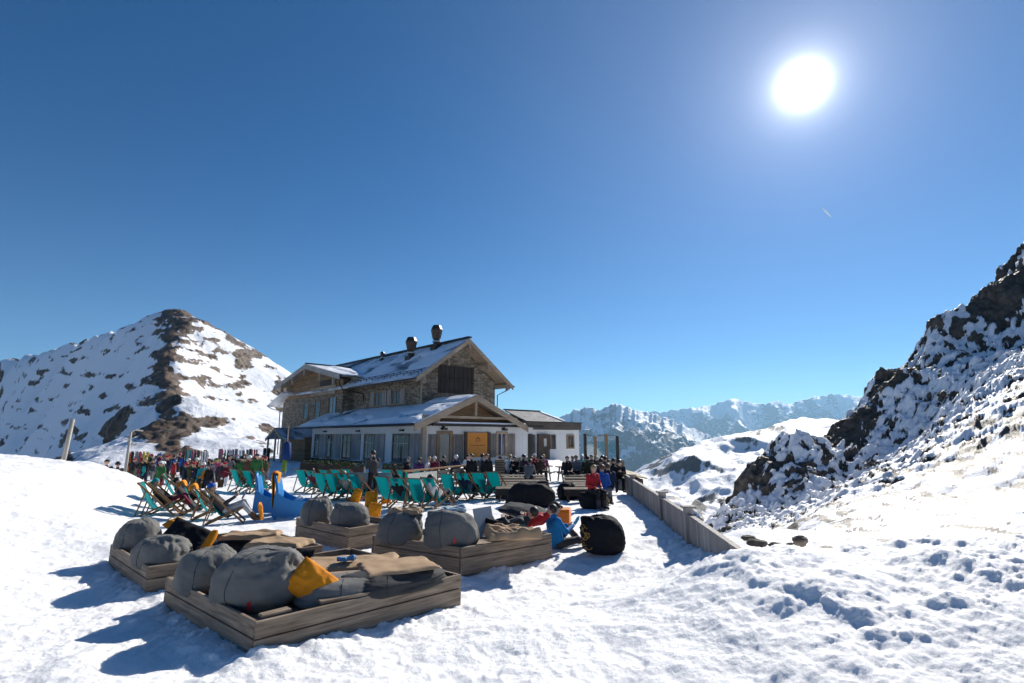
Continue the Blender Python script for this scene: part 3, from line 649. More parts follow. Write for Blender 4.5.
# loggia opening
def rect_y(mb,x0,x1,z0,z1,y,t,mi=0): lbox(mb,x0,x1,y-t/K,y,z0,z1,mi)
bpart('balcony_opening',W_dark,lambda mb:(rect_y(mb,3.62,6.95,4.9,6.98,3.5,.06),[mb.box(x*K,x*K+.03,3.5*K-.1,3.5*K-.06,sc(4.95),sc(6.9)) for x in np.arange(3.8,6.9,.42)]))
bpart('balcony_rail',M_metal,lambda mb:mb.beam(L2(3.5,3.28,5.95),L2(7.1,3.28,5.95),.08,.08))
bpart('quoin',W_beam,lambda mb:(mb.box(2.2*K-.02,2.2*K+.1,3.5*K-.02,3.5*K+.1,sc(4),sc(6.3))))
# roof vents
def vent(x,y,zb,hh,r,label):
    v=thing('roof_vent',label,'roof vent') ; v.parent=None
    return v
def chimney(x,y,zb,zt,r):
    o=bpart('chimney',M_cop,lambda mb:(mb.box(x*K-r*.85,x*K+r*.85,y*K-r*.85,y*K+r*.85,sc(zb)-.7,sc(zb)+.1),),roof)
    mb=MB(); h=sc(zt)-sc(zb)
    mb.lathe([(r*.62,0),(r*.62,h*.3),(r*.8,h*.34),(r*1.12,h*.74),(r*1.12,h*.80),(r*.78,h*1.0),(r*.7,h)],8,(x*K,y*K,sc(zb)+.08)); mb.build('vent_cowl',M_cop,o)
    mb=MB(); mb.lathe([(r*.8,0),(r*.8,.1)],16,(x*K,y*K,sc(zb)+.08+h*.16)); mb.build('clamp_band',mat('zinc',(.5,.5,.5),.35,metal=.8),o)
chimney(4.95,5.7,8.75,10.35,.52)
chimney(4.0,7.8,8.0,9.55,.54)
chimney(4.75,13.6,8.5,9.15,.24)
# cross block at the far end
def cross(mb):
    y0,y1=13.5,26; x0,x1=1.2,9.6; ze,za=6.45,7.95; yc=18.9
    b=[L2(x0,y0,-.6),L2(x0,y1,-.6),L2(x0,y1,ze),L2(x0,yc,za),L2(x0,y0,ze)]; c=[L2(x1,y0,-.6),L2(x1,y1,-.6),L2(x1,y1,ze),L2(x1,yc,za),L2(x1,y0,ze)]
    mb.add(b+c,[(0,1,2,3,4),(9,8,7,6,5),(0,5,6,1),(1,6,7,2),(2,7,8,3),(3,8,9,4),(4,9,5,0)])
bpart('stone_wing',M_stone,cross)
def clad(mb):
    x=1.2-.05; pts=[(13.45,5.25),(26,5.25),(26,6.42),(18.9,7.93),(13.45,6.42)]
    a=[L2(x,y,z) for y,z in pts]; c=[p+Vector((.06*K,0,0)) for p in a]
    mb.add(a+c,[tuple(range(5)),tuple(range(9,4,-1))]+[(i,5+i,5+(i+1)%5,(i+1)%5) for i in range(5)])
bpart('wooden_gable',W_warm,clad)
croof=bpart('wing_roof',[M_shing,W_beamy],lambda mb:(
    slab(mb,[(.1,11.9,6.7),(6,11.9,6.7),(6,18.9,8.2),(.1,18.9,8.2)],.12),slab(mb,[(.1,18.9,8.2),(6,18.9,8.2),(6,25.9,6.7),(.1,25.9,6.7)],.12),
    slab(mb,[(.2,12,6.58),(6,12,6.58),(6,18.9,8.08),(.2,18.9,8.08)],.1,1),slab(mb,[(.2,18.9,8.08),(6,18.9,8.08),(6,25.8,6.58),(.2,25.8,6.58)],.1,1)))
def bargex(mb,x,pts,w=.55,t=.1):
    for a,b in zip(pts,pts[1:]):
        A=L2(x,*a)-Vector((0,0,w*.55)); B=L2(x,*b)-Vector((0,0,w*.55)); 
        mb.hexa([A+Vector((-t,0,-w/2)),A+Vector((0,0,-w/2)),B+Vector((0,0,-w/2)),B+Vector((-t,0,-w/2))],[A+Vector((-t,0,w/2)),A+Vector((0,0,w/2)),B+Vector((0,0,w/2)),B+Vector((-t,0,w/2))])
bpart('barge_board',wood('grey_larch',(.28,.26,.24),(.46,.43,.40),axis=1,scale=.4),lambda mb:bargex(mb,.1,[(11.9,6.7),(18.9,8.2),(25.9,6.7)]),croof)
bpart('ridge_cap',M_metal,lambda mb:mb.beam(L2(.05,18.9,8.26),L2(5,18.9,8.26),.3,.12),croof)
for y in (13,15.6,18.9,21.6,24.2):
    bpart('purlin',W_beam,lambda mb:mb.box(.05*K-.08,.1*K+.12,y*K-.12,y*K+.12,sc(8.0-.214*abs(y-18.9))-1.15,sc(8.0-.214*abs(y-18.9))-.3),croof)
drift('roof_snow',.3,5,12.3,18.6,lambda X,Y:6.7+(Y-11.9)*.214+.005,.1,8,croof,lim=-.1)
bpart('wood_panel',W_beamy,lambda mb:lbox(mb,1.02,1.13,14.6,19.6,5.35,6.1))
bpart('window',W_dark,lambda mb:lbox(mb,.98,1.06,14.8,17.6,6.15,6.62))
bpart('lower_roof',[M_shing],lambda mb:slab(mb,[(0.2,24.2,6.05),(7,24.2,6.05),(7,28.2,4.85),(0.2,28.2,4.85)],.16)); 
bpart('stone_lean_to',M_stone,lambda mb:lbox(mb,1.22,8,25.9,26.6,-.6,5.15))
bpart('downpipe',mat('pale_pipe',(.6,.6,.6),.5),lambda mb:(mb.tube([L2(.2,28.0,4.75),L2(.3,27.2,4.5),L2(1.05,26.9,4.3),L2(1.05,26.6,0)],.07)))
bpart('downpipe',M_metal,lambda mb:mb.tube([L2(.05,11.8,6.6),L2(.4,12.6,6.0),L2(1.0,13.2,5.6),L2(2.05,11.7,5.2),L2(2.1,11.6,4.6)],.06))
# windows (on planes of constant x, seen from the left) -----------------------------------
def window_x(x,y0,y1,z0,z1,glass=M_glass,frame=M_frame,mull=1,fw=.1,name='window',sill=True,curtain=False):
    f=MB(); t=.07/K; w_=fw/K
    f.box((x-t)*K,(x-.002)*K,y0*K,y1*K,sc(z0),sc(z0)+fw); f.box((x-t)*K,(x-.002)*K,y0*K,y1*K,sc(z1)-fw,sc(z1))
    f.box((x-t)*K,(x-.002)*K,y0*K,y0*K+fw,sc(z0)+fw,sc(z1)-fw); f.box((x-t)*K,(x-.002)*K,y1*K-fw,y1*K,sc(z0)+fw,sc(z1)-fw)
    o=f.build(name,frame,lodge)
    g=MB(); g.box((x-.02)*K,(x-.003)*K,y0*K+fw,y1*K-fw,sc(z0)+fw,sc(z1)-fw); g.build('pane',glass,o)
    m=MB()
    for i in range(mull):
        yy=y0+(y1-y0)*(i+1)/(mull+1); m.box((x-.045)*K,(x-.021)*K,yy*K-.035,yy*K+.035,sc(z0)+fw,sc(z1)-fw)
    m.box((x-.043)*K,(x-.0215)*K,y0*K+fw,y1*K-fw,sc(z0+(z1-z0)*.66)-.025,sc(z0+(z1-z0)*.66)+.025); m.build('glazing_bar',frame if not curtain else M_curt,o)
    if sill: s=MB(); s.box((x-.16)*K,(x-.001)*K,y0*K-.08,y1*K+.08,sc(z0)-.07,sc(z0)-.002); s.build('sill',W_beamy,o)
    return o
def shutter_x(o,x,y0,y1,z0,z1,m=W_old):
    s=MB(); s.box((x-.08)*K,(x-.03)*K,y0*K,y1*K,sc(z0),sc(z1))
    for q in (.15,.85): s.box((x-.11)*K,(x-.082)*K,y0*K+.03,y1*K-.03,sc(z0+(z1-z0)*q)-.05,sc(z0+(z1-z0)*q)+.05)
    s.build('shutter',m,o)
W_sh=wood('pale_grey_shutter',(.30,.27,.25),(.52,.48,.45),axis=2,scale=.5,plank=(1,.16))
W_shx=wood('pale_grey_shutter_front',(.16,.14,.125),(.34,.30,.27),axis=2,scale=.5,plank=(0,.16))
for yc in (6.75,9.35):
    o=window_x(2.2,yc-.6,yc+.6,4.1,5.2,mull=1); shutter_x(o,2.2,yc-1.25,yc-.64,4.1,5.25,W_sh); shutter_x(o,2.2,yc+.64,yc+1.25,4.1,5.25,W_sh)
o=window_x(1.2,14.6,15.9,3.6,5.1,glass=M_glassb); shutter_x(o,1.2,15.95,16.5,3.6,5.1,W_warm)
for yy in (17.7,20.2): window_x(1.2,yy,yy+1.1,3.3,4.9,glass=M_glass,mull=0)
# annex ------------------------------------------------------------------------------------
bpart('annex_wall',M_plaster,lambda mb:(lbox(mb,0,9.8,.02,16.2,-.6,2.42)))
bpart('board_wall',M_wboard,lambda mb:lbox(mb,.0,9.85,-.05,.018,-.6,2.44))
AS=.418
zr=lambda x:4.5-AS*abs(x-3.4)
aroof=bpart('annex_roof',[M_shing,W_beamy],lambda mb:(
    slab(mb,[(-1.3,-1.15,zr(-1.3)),(3.4,-1.15,zr(3.4)),(3.4,3.49,zr(3.4)),(-1.3,3.49,zr(-1.3))],.12),
    slab(mb,[(-1.3,3.49,zr(-1.3)),(2.19,3.49,zr(2.19)),(2.19,16.6,zr(2.19)),(-1.3,16.6,zr(-1.3))],.12),
    slab(mb,[(3.4,-1.15,zr(3.4)),(8.1,-1.15,zr(8.1)),(8.1,3.49,zr(8.1)),(3.4,3.49,zr(3.4))],.12),
    slab(mb,[(-1.2,-1.1,zr(-1.2)-.1),(3.4,-1.1,zr(3.4)-.1),(3.4,3.4,zr(3.4)-.1),(-1.2,3.4,zr(-1.2)-.1)],.1,1),
    slab(mb,[(3.4,-1.1,zr(3.4)-.1),(8.0,-1.1,zr(8.0)-.1),(8.0,3.4,zr(8.0)-.1),(3.4,3.4,zr(3.4)-.1)],.1,1)))
bpart('barge_board',W_beam,lambda mb:barge(mb,-1.35,zr(-1.35),3.4,zr(3.4),8.15,zr(8.15),-1.16,.5),aroof)
bpart('gutter',M_metal,lambda mb:(mb.tube([L2(-1.36,-1.1,zr(-1.36)-.02),L2(-1.36,16.7,zr(-1.36)-.08)],.09)),aroof)
drift('roof_snow',-1.25,2.15,-1.0,16.4,lambda X,Y:zr(X)+.005,.16,4,aroof,lim=-.35)
drift('roof_snow',2.2,3.3,-1.1,3.3,lambda X,Y:zr(X)+.005,.10,14,aroof,lim=-.3,n=24)
bpart('gable_cladding',W_warmx,lambda mb:mb.add([L2(.1,-.2,2.62),L2(6.9,-.2,2.62),L2(3.4,-.2,4.3),L2(.1,-.12,2.62),L2(6.9,-.12,2.62),L2(3.4,-.12,4.3)],[(0,1,2),(5,4,3),(0,3,4,1),(1,4,5,2),(2,5,3,0)]))
bpart('tie_beam',W_beam,lambda mb:mb.beam(L2(-.6,-.9,2.98),L2(7.3,-.9,2.98),.18,.2))
bpart('king_post',W_beam,lambda mb:(mb.beam(L2(3.4,-1.05,3.1),L2(3.4,-1.05,4.3),.2,.2,(0,1,0)),mb.beam(L2(0.4,-1.05,2.6),L2(.4,-1.05,3.2),.2,.2,(0,1,0)),mb.beam(L2(6.6,-1.05,2.8),L2(6.6,-1.05,3.15),.2,.2,(0,1,0))))
bpart('porch_post',W_beam,lambda mb:mb.box(-.45*K,-.45*K+.34,-.75*K,-.75*K+.3,sc(-.6),sc(2.75)))
can=bpart('canopy',M_metal,lambda mb:lbox(mb,.1,10.0,-1.0,-.052,2.42,2.56))
bpart('canopy_snow',M_rsnow,lambda mb:lbox(mb,.3,8.2,-.95,-.25,2.565,2.68),can,bevel=.04)
# left wall of the annex: windows and pale shutters in turn
aw=[(15.6,14.6,1),(13.6,12.2,1),(10.6,9.1,0),(7.2,5.7,1),(3.4,1.3,1)]
for i,(ya,yb,c) in enumerate(aw):
    o=window_x(0,yb,ya,.12,1.95,fw=.16,glass=M_glass,mull=2 if c else 1,curtain=bool(c),frame=M_frame if i%2 else W_old); shutter_x(o,0,yb-1.35,yb-.06,.1,1.95,W_sh)
bpart('dark_base_band',W_dark,lambda mb:lbox(mb,-.03,-.001,.3,16.1,-.6,.02))  # dark band added along the foot, standing for the tables and planters there
for x in (2.2,8.1,13.6):
    bpart('wall_lamp',M_black,lambda mb:mb.box(-.25,-.0,x*K-.22,x*K+.22,sc(2.1),sc(2.22)))
# the front: door, shutters, sign, window, doors
def rect(mb,x0,x1,z0,z1,y=-.06,t=.06,mi=0): mb.box(x0*K,x1*K,y*K-t,y*K,sc(z0),sc(z1),mi)
d=bpart('front_door',M_frame,lambda mb:(rect(mb,1.05,1.3,-.2,1.95),rect(mb,2.05,2.3,-.2,1.95),rect(mb,1.05,2.3,1.951,2.12)))
bpart('door_glass',mat('teal_glass',(.03,.07,.075),.1,spec=.8),lambda mb:rect(mb,1.31,2.04,-.2,1.94,-.06,.02),d)
bpart('shutter',W_shx,lambda mb:(rect(mb,.42,1.02,.1,1.9,-.062,.05),rect(mb,.45,.99,1.6,1.72,-.105,.03),rect(mb,.45,.99,.3,.42,-.105,.03)),d)
bpart('shutter',W_shx,lambda mb:(rect(mb,2.33,3.15,.1,1.9,-.062,.05),rect(mb,2.36,3.12,1.6,1.72,-.105,.03),rect(mb,2.36,3.12,.3,.42,-.105,.03)),d)
o=bpart('front_window',W_beam,lambda mb:(rect(mb,6.1,6.3,.4,1.95),rect(mb,6.95,7.2,.4,1.95),rect(mb,6.1,7.2,1.951,2.1),rect(mb,6.31,6.94,.4,.5)))
bpart('pane',mat('deep_blue_glass',(.03,.05,.10),.08,spec=.8),lambda mb:(rect(mb,6.31,6.94,.51,1.94,-.055,.02)),o)
bpart('glazing_bar',M_curt,lambda mb:rect(mb,6.58,6.66,.51,1.94,-.075,.03),o)
bpart('shutter',W_shx,lambda mb:(rect(mb,5.55,6.08,.35,1.95,-.062,.05),),o); bpart('shutter',W_shx,lambda mb:(rect(mb,7.22,7.95,.35,1.95,-.062,.05),rect(mb,7.25,7.92,1.6,1.72,-.105,.03),rect(mb,7.25,7.92,.5,.62,-.105,.03)),o)
bpart('side_door',W_dark,lambda mb:(rect(mb,9.3,9.8,-.2,1.95)))
for x in (1.55,6.85): bpart('wall_lamp',M_black,lambda mb:(mb.box(x*K-.25,x*K+.25,-.06*K-.3,-.06*K,sc(2.18),sc(2.3)),mb.box(x*K-.06,x*K+.06,-.06*K-.14,-.06*K,sc(2.3),sc(2.4))))
# entry wing on the right, its low dark parapet, door, window
bpart('entry_wall',M_plaster,lambda mb:lbox(mb,9.86,16.9,1.2,6,-.6,2.3))
bpart('parapet',W_dark if False else wood('brown_shingle_parapet',(.09,.07,.055),(.18,.145,.115),axis=0,scale=.6,plank=(2,.1)),lambda mb:lbox(mb,9.86,16.95,.95,6.1,2.32,2.86))
bpart('parapet_coping',M_metal,lambda mb:lbox(mb,9.84,17.05,.9,6.15,2.865,2.94))
e=bpart('entry_door',wood('brown_door_wood',(.07,.045,.03),(.16,.105,.07),axis=2,scale=.5),lambda mb:(lbox(mb,11.6,12.9,1.0,1.19,-.3,1.95),))
bpart('door_window',M_curt,lambda mb:lbox(mb,12.2,12.5,.97,.998,1.0,1.6),e)
bpart('entry_window',M_glass,lambda mb:lbox(mb,10.5,11.4,1.15,1.19,-.2,1.9))
o=bpart('entry_window',M_frame,lambda mb:(lbox(mb,15.2,15.35,1.1,1.19,.75,1.9),lbox(mb,16.0,16.15,1.1,1.19,.75,1.9),lbox(mb,15.351,15.999,1.1,1.19,1.78,1.9),lbox(mb,15.351,15.999,1.1,1.19,.75,.87)))
bpart('pane',M_glass,lambda mb:lbox(mb,15.351,15.999,1.15,1.19,.871,1.779),o)
bpart('glazing_bar',M_frame,lambda mb:(lbox(mb,15.65,15.70,1.12,1.149,.871,1.779)),o)
o=bpart('entry_window',M_frame,lambda mb:(lbox(mb,13.1,13.22,1.1,1.19,.75,1.9),lbox(mb,13.7,13.8,1.1,1.19,.75,1.9)))
bpart('pane',M_glass,lambda mb:lbox(mb,13.221,13.699,1.15,1.19,.75,1.9),o)
bpart('wall_lamp',M_black,lambda mb:lbox(mb,10.15,10.3,1.05,1.19,1.3,1.6))
# raised roof behind the front
bpart('rear_wing',mat('dark_render',(.05,.045,.04),.8),lambda mb:lbox(mb,12.4,16.2,6.11,11,0,3.7))
bpart('rear_roof',[mat('grey_roof_felt',(.13,.125,.12),.8,noise=(1.2,.8,(.30,.31,.33)))],lambda mb:slab(mb,[(11.6,2.3,3.0),(16.5,2.3,3.0),(16.7,5.6,4.0),(12.3,5.6,4.0)],.14))
bpart('rear_roof_edge',M_metal,lambda mb:(mb.beam(L2(12.2,5.65,4.06),L2(16.8,5.65,4.06),.2,.14),))
bpart('rear_roof_snow',M_rsnow,lambda mb:mb.beam(L2(16.45,2.4,3.08),L2(16.6,5.4,3.98),.35,.12))
# little gabled porch in the angle of the wing
po=bpart('porch_roof',[M_shing],lambda mb:(slab(mb,[(-2.2,16.6,1.6),(.9,16.6,1.6),(.9,18.6,2.5),(-2.2,18.6,2.5)],.1),slab(mb,[(-2.2,18.6,2.5),(.9,18.6,2.5),(.9,20.6,1.6),(-2.2,20.6,1.6)],.1)))
bpart('barge_board',W_beamy,lambda mb:bargex(mb,-2.2,[(16.6,1.6),(18.6,2.5),(20.6,1.6)],.3),po)
for y in (16.9,18.6,20.3): bpart('post',W_beam,lambda mb:mb.box(-2.1*K-.08,-2.1*K+.08,y*K-.08,y*K+.08,sc(-.6),sc(2.3 if y==18.6 else 1.6)))
bpart('porch_wall',W_warm,lambda mb:lbox(mb,-.5,1.15,16.3,20.4,-.6,1.7))
# sign
sg=thing('orange_sign','orange square sign with a dark emblem on the white front of the hut','sign',C0,BA)
def sp_(name,m,fn,parent=sg):
    mb=MB(); fn(mb); return mb.build(name,m,parent)
M_or=mat('orange_sign_paint',(.62,.22,.012),.5,noise=(3,.3,(.52,.17,.01)))
M_ordk=mat('sign_lettering',(.16,.055,.01),.6)
sp_('board',M_or,lambda mb:rect(mb,3.45,5.2,.42,2.02,-.16,.05))
sp_('side_post',wood('dark_brown_post',(.06,.035,.02),(.12,.075,.045),axis=2),lambda mb:rect(mb,3.22,3.42,.1,2.06,-.15,.1))
sp_('side_post',MATS['dark_brown_post'],lambda mb:rect(mb,5.23,5.48,.1,2.06,-.15,.1))
def emblem(mb):
    cx=4.32;z=1.5
    for a,b in (((-.16,0),(-.03,.26)),((-.03,.26),(.05,.1)),((.05,.1),(.12,.2)),((.12,.2),(.22,0)),((-.2,-.04),(.26,-.04))):
        mb.beam(L2(cx+a[0],-.205,z+a[1]),L2(cx+b[0],-.205,z+b[1]),.02,.05,(0,0,1) if a[1]==b[1] else (1,0,0))
    x=3.72
    for i,wd in enumerate([.07,.05,.08,.06,.07,.05,.09,.07,.06,.08,.05,.07,.06]):
        mb.box(x*K,(x+wd)*K,-.205*K-.01,-.205*K,sc(1.16),sc(1.16)+.05+.03*((i*7)%3==0)); x+=wd+.03
sp_('lettering',M_ordk,emblem)
# ================================================================== things on the terrace
def gz(x,y): return float(ground_z(np.array([float(x)]),np.array([float(y)]),True)[0])
def gz0(x,y): return float(ground_z(np.array([float(x)]),np.array([float(y)]),False)[0])
def on(px,py,dz=0,z=0):                 # a point on the snow seen at this pixel (z: guess of its level)
    p=G(px,py,z)
    for _ in range(3): p=G(px,py,max(min(gz0(p.x,p.y),1.2),-.8))
    p.z=gz0(p.x,p.y)+dz; return p
# ---------------- people
SK,JA,TR,BO,GL=0,1,2,3,4
def vadd(a,b,s=1): return tuple(a[i]+b[i]*s for i in range(3))
def body_prims(J,w=1.0,detail=False):
    P_=[]
    def c(a,b,ra,rb,m): P_.append((J[a] if isinstance(a,str) else a,J[b] if isinstance(b,str) else b,ra,rb,m))
    pel,ch,nk,hd=J['pelvis'],J['chest'],J['neck'],J['head']
    mid=tuple((pel[i]+ch[i])/2 for i in range(3))
    sl_,sr=J['sl'],J['sr']
    c(pel,mid,.125*w,.12*w,JA); c(mid,ch,.12*w,.14*w,JA)
    up=Vector(ch)-Vector(pel); up.normalize()
    for s in ('l','r'):
        hp=J['h'+s]; sh=J['s'+s]
        sidep=tuple(pel[i]+(hp[i]-pel[i])*.8+up[i]*.03 for i in range(3)); sidec=tuple(ch[i]+(sh[i]-ch[i])*.55-up[i]*.04 for i in range(3))
        c(sidep,sidec,.105*w,.10*w,JA); c(ch,sh,.10*w,.075*w,JA)
        c(hp,pel,.105,.10,TR)
        c(hp,J['k'+s],.10*w,.068*w,TR); c(J['k'+s],J['a'+s],.07*w,.055*w,TR)
        at=J['a'+s]; kn=J['k'+s]; d=Vector(kn)-Vector(at); d.normalize(); c(vadd(at,d,.17),at,.07,.06,BO); c(at,J['t'+s],.055,.045,BO)
        c(sh,J['e'+s],.068*w,.052*w,JA); c(J['e'+s],J['w'+s],.053*w,.04*w,JA)
    c(ch,nk,.09,.062,JA); c(nk,hd,.05,.055,SK)
    f=Vector(J.get('face',(0,1,0))).normalized(); u=(Vector(hd)-Vector(nk)).normalized(); u=(u*.5+Vector((0,0,1))*.5).normalized(); f=(f-u*f.dot(u)).normalized(); sd=f.cross(u)
    H_=Vector(hd)
    P_.append((tuple(H_+u*.035-f*.012),tuple(H_+u*.03+f*.012),.088,.084,SK)); P_.append((tuple(H_-u*.045+f*.02),tuple(H_-u*.06+f*.035),.062,.048,SK))
    P_.append((tuple(H_+f*.085+u*.02),tuple(H_+f*.115-u*.018),.010,.016,SK))
    for s in (-1,1): P_.append((tuple(H_+sd*s*.085+u*.015),tuple(H_+sd*s*.09-u*.02-f*.005),.014,.012,SK)); P_.append((tuple(H_+sd*s*.035+f*.078+u*.04),tuple(H_+sd*s*.012+f*.085+u*.042),.012,.012,SK))
    P_.append((tuple(H_+f*.078-u*.052-sd*.02),tuple(H_+f*.078-u*.052+sd*.02),.011,.011,SK))
    return P_,(H_,u,f,sd)
def hand_geo(wr,el,side,curl=.5,fwd=None,r=.0095):
    """palm and five bent fingers"""
    wr=Vector(wr); d=(wr-Vector(el)).normalized(); n=Vector(fwd if fwd else (0,0,1)); n=(n-d*n.dot(d)); n=n.normalized() if n.length>.05 else d.orthogonal().normalized(); s_=d.cross(n)*side
    mb=MB(); c=wr+d*.045
    A=[]
    for i in range(8):
        a=2*math.pi*i/8; A.append((math.cos(a),math.sin(a)))
    rings=[[wr+d*t+s_*x*ww+n*y*hh for x,y in A] for t,ww,hh in ((-.03,.026,.02),(.02,.036,.018),(.06,.043,.016),(.095,.040,.013),(.1,.01,.005))]
    v=[p for q in rings for p in q]; mb.add(v,[(i*8+j,i*8+(j+1)%8,(i+1)*8+(j+1)%8,(i+1)*8+j) for i in range(4) for j in range(8)])
    for k,(off,L) in enumerate(((-.03,.062),(-.01,.075),(.01,.07),(.03,.055))):
        p=wr+d*.088+s_*off; pts=[p]; dd=d
        for q in range(3):
            ang=curl*(.35+.45*q); dd=(d*math.cos(ang)+n*math.sin(ang)); pts.append(pts[-1]+dd*L*(.45,.33,.22)[q])
        mb.tube(pts,[r*1.1,r,r*.92,r*.6],6,cap=False)
    p=wr+d*.03-s_*.032; mb.tube([p,p-s_*.025+d*.02+n*.01,p-s_*.035+d*.05+n*.022,p-s_*.03+d*.068+n*.035],[r*1.3,r*1.2,r*1.05,r*.7],6,cap=False)
    return mb
PROTO={}
def make_proto(key,J,h=.026,curl=.5,fwd=None,glove=False,w=1.0):
    pr,hf=body_prims(J,w); V,Q,m=sdf_body(pr,h,.03)
    Vs=[V];Qs=[Q];Ms=[m]; n=len(V)
    for s,sd in (('l',-1),('r',1)):
        mb=hand_geo(J['w'+s],J['e'+s],sd,curl,fwd or J.get('palm'),.0125 if glove else .0095)
        Vs.append(np.array(mb.v)); q=np.array([f for f in mb.f if len(f)==4]); Qs.append(q+n); Ms.append(np.full(len(q),GL)); n+=len(mb.v)
    V=np.concatenate(Vs); Q=np.concatenate(Qs); M=np.concatenate(Ms)
    me=npmesh('body_'+key,V,Q); me.polygons.foreach_set('material_index',M.astype(np.int32))
    for i in range(5): me.materials.append(None)
    PROTO[key]=(me,hf); return me
def J_(**k): return k
def legs_stand(a=.0,sp=.1): return dict(hl=(-.09,0,.92),hr=(.09,0,.92),kl=(-sp-.01,.03+a,.49),kr=(sp+.01,.02-a,.49),al=(-sp-.02,-.02+a*.6,.09),ar=(sp+.02,-.02-a*.8,.09),tl=(-sp-.04,.15+a*.6,.05),tr=(sp+.04,.15-a*.8,.05))
S_=dict(pelvis=(0,0,.97),chest=(0,.0,1.28),neck=(0,.0,1.48),head=(0,.025,1.63),sl=(-.18,-.01,1.40),sr=(.18,-.01,1.40))
make_proto('stand',dict(S_,**legs_stand(),el=(-.25,-.03,1.13),er=(.25,-.03,1.13),wl=(-.24,.08,.90),wr=(.24,.08,.90)))
make_proto('stand_phone',dict(S_,**legs_stand(.03),el=(-.25,.05,1.14),er=(.25,.05,1.14),wl=(-.07,.30,1.27),wr=(.09,.30,1.30),head=(0,.06,1.62),face=(0,1,-.4)))
make_proto('stand_hip',dict(S_,**legs_stand(-.04,.13),el=(-.36,-.06,1.16),er=(.25,.0,1.13),wl=(-.17,.05,1.0),wr=(.2,.22,1.02)))
make_proto('stand_reach',dict(S_,**legs_stand(.07,.12),el=(-.24,.12,1.18),er=(.3,.14,1.25),wl=(-.2,.34,1.12),wr=(.3,.34,1.45)))
make_proto('walk',dict(S_,**legs_stand(.16,.08),el=(-.24,-.14,1.17),er=(.24,.1,1.15),wl=(-.22,-.08,.94),wr=(.2,.28,1.02)))
SIT=dict(pelvis=(0,0,.56),chest=(0,.03,.88),neck=(0,.05,1.08),head=(0,.09,1.22),sl=(-.18,.03,1.0),sr=(.18,.03,1.0),hl=(-.09,.03,.53),hr=(.09,.03,.53),kl=(-.13,.43,.52),kr=(.13,.43,.52),al=(-.13,.42,.1),ar=(.14,.46,.1),tl=(-.14,.58,.05),tr=(.15,.62,.05))
make_proto('sit',dict(SIT,el=(-.26,.06,.74),er=(.26,.06,.74),wl=(-.12,.3,.66),wr=(.12,.3,.66)))
make_proto('sit_lean',dict(SIT,chest=(0,.12,.86),neck=(0,.2,1.03),head=(0,.26,1.16),sl=(-.18,.15,.97),sr=(.18,.15,.97),el=(-.22,.3,.76),er=(.22,.3,.74),wl=(-.05,.48,.82),wr=(.05,.48,.84)))
REC=dict(pelvis=(0,.05,.36),chest=(0,-.2,.60),neck=(0,-.33,.78),head=(0,-.33,.94),sl=(-.18,-.27,.69),sr=(.18,-.27,.69),hl=(-.09,.08,.37),hr=(.09,.08,.37),kl=(-.12,.46,.54),kr=(.12,.46,.50),al=(-.14,.74,.12),ar=(.12,.80,.12),tl=(-.15,.9,.10),tr=(.13,.96,.12))
make_proto('recline',dict(REC,el=(-.26,-.1,.5),er=(.26,-.1,.5),wl=(-.1,.14,.52),wr=(.1,.14,.54)))
make_proto('recline_read',dict(REC,el=(-.24,-.02,.5),er=(.24,-.02,.5),wl=(-.12,.24,.68),wr=(.12,.24,.70),face=(0,1,-.25)),h=.014,curl=1.3)
FLO=dict(pelvis=(0,0,.13),chest=(0,-.06,.44),neck=(0,-.04,.65),head=(0,.01,.80),sl=(-.18,-.06,.57),sr=(.18,-.06,.57),hl=(-.09,.04,.12),hr=(.09,.04,.12),kl=(-.14,.42,.34),kr=(.14,.46,.16),al=(-.14,.68,.07),ar=(.14,.86,.07),tl=(-.15,.82,.09),tr=(.16,.92,.17))
make_proto('floor_sit',dict(FLO,el=(-.24,.08,.36),er=(.24,.10,.36),wl=(-.12,.34,.42),wr=(.1,.36,.44)),h=.014,curl=1.0)
LIE=dict(pelvis=(0,0,.16),chest=(0,-.32,.26),neck=(0,-.5,.36),head=(0,-.6,.46),sl=(-.18,-.4,.3),sr=(.18,-.4,.3),hl=(-.09,.05,.15),hr=(.09,.05,.15),kl=(-.12,.45,.24),kr=(.12,.46,.14),al=(-.12,.82,.09),ar=(.12,.88,.09),tl=(-.14,.88,.2),tr=(.15,.94,.2),face=(0,.7,.6))
make_proto('lie',dict(LIE,el=(-.27,-.18,.22),er=(.27,-.18,.22),wl=(-.12,.02,.32),wr=(.14,.04,.32)),h=.018)
def cloth(name,c,r=.75): return mat(name,c,r,noise=(22,.4,tuple(x*.6 for x in c)),bump=(14,.5,.02),spec=.25)
CL={'black':(.014,.014,.017),'navy':(.015,.022,.06),'dark grey':(.05,.05,.055),'grey':(.17,.17,.18),'white':(.7,.7,.7),'red':(.42,.02,.025),'burgundy':(.16,.015,.035),'blue':(.02,.10,.42),'bright blue':(.01,.20,.50),'teal':(.01,.26,.28),'green':(.03,.12,.035),'purple':(.06,.02,.09),'orange':(.6,.19,.02),'brown':(.09,.05,.03),'olive':(.06,.065,.03),'beige':(.42,.34,.24),'pink':(.5,.10,.2),'light grey':(.4,.41,.42),'yellow':(.6,.45,.03)}
def CM(c): return cloth('fabric_'+c.replace(' ','_'),CL[c])
SKIN=mat('skin',(.50,.30,.21),.5,noise=(12,.2,(.42,.22,.15)))
HAIR={'dark':mat('hair_dark',(.022,.014,.01),.55),'brown':mat('hair_brown',(.09,.05,.025),.55),'blond':mat('hair_blond',(.38,.26,.12),.55)}
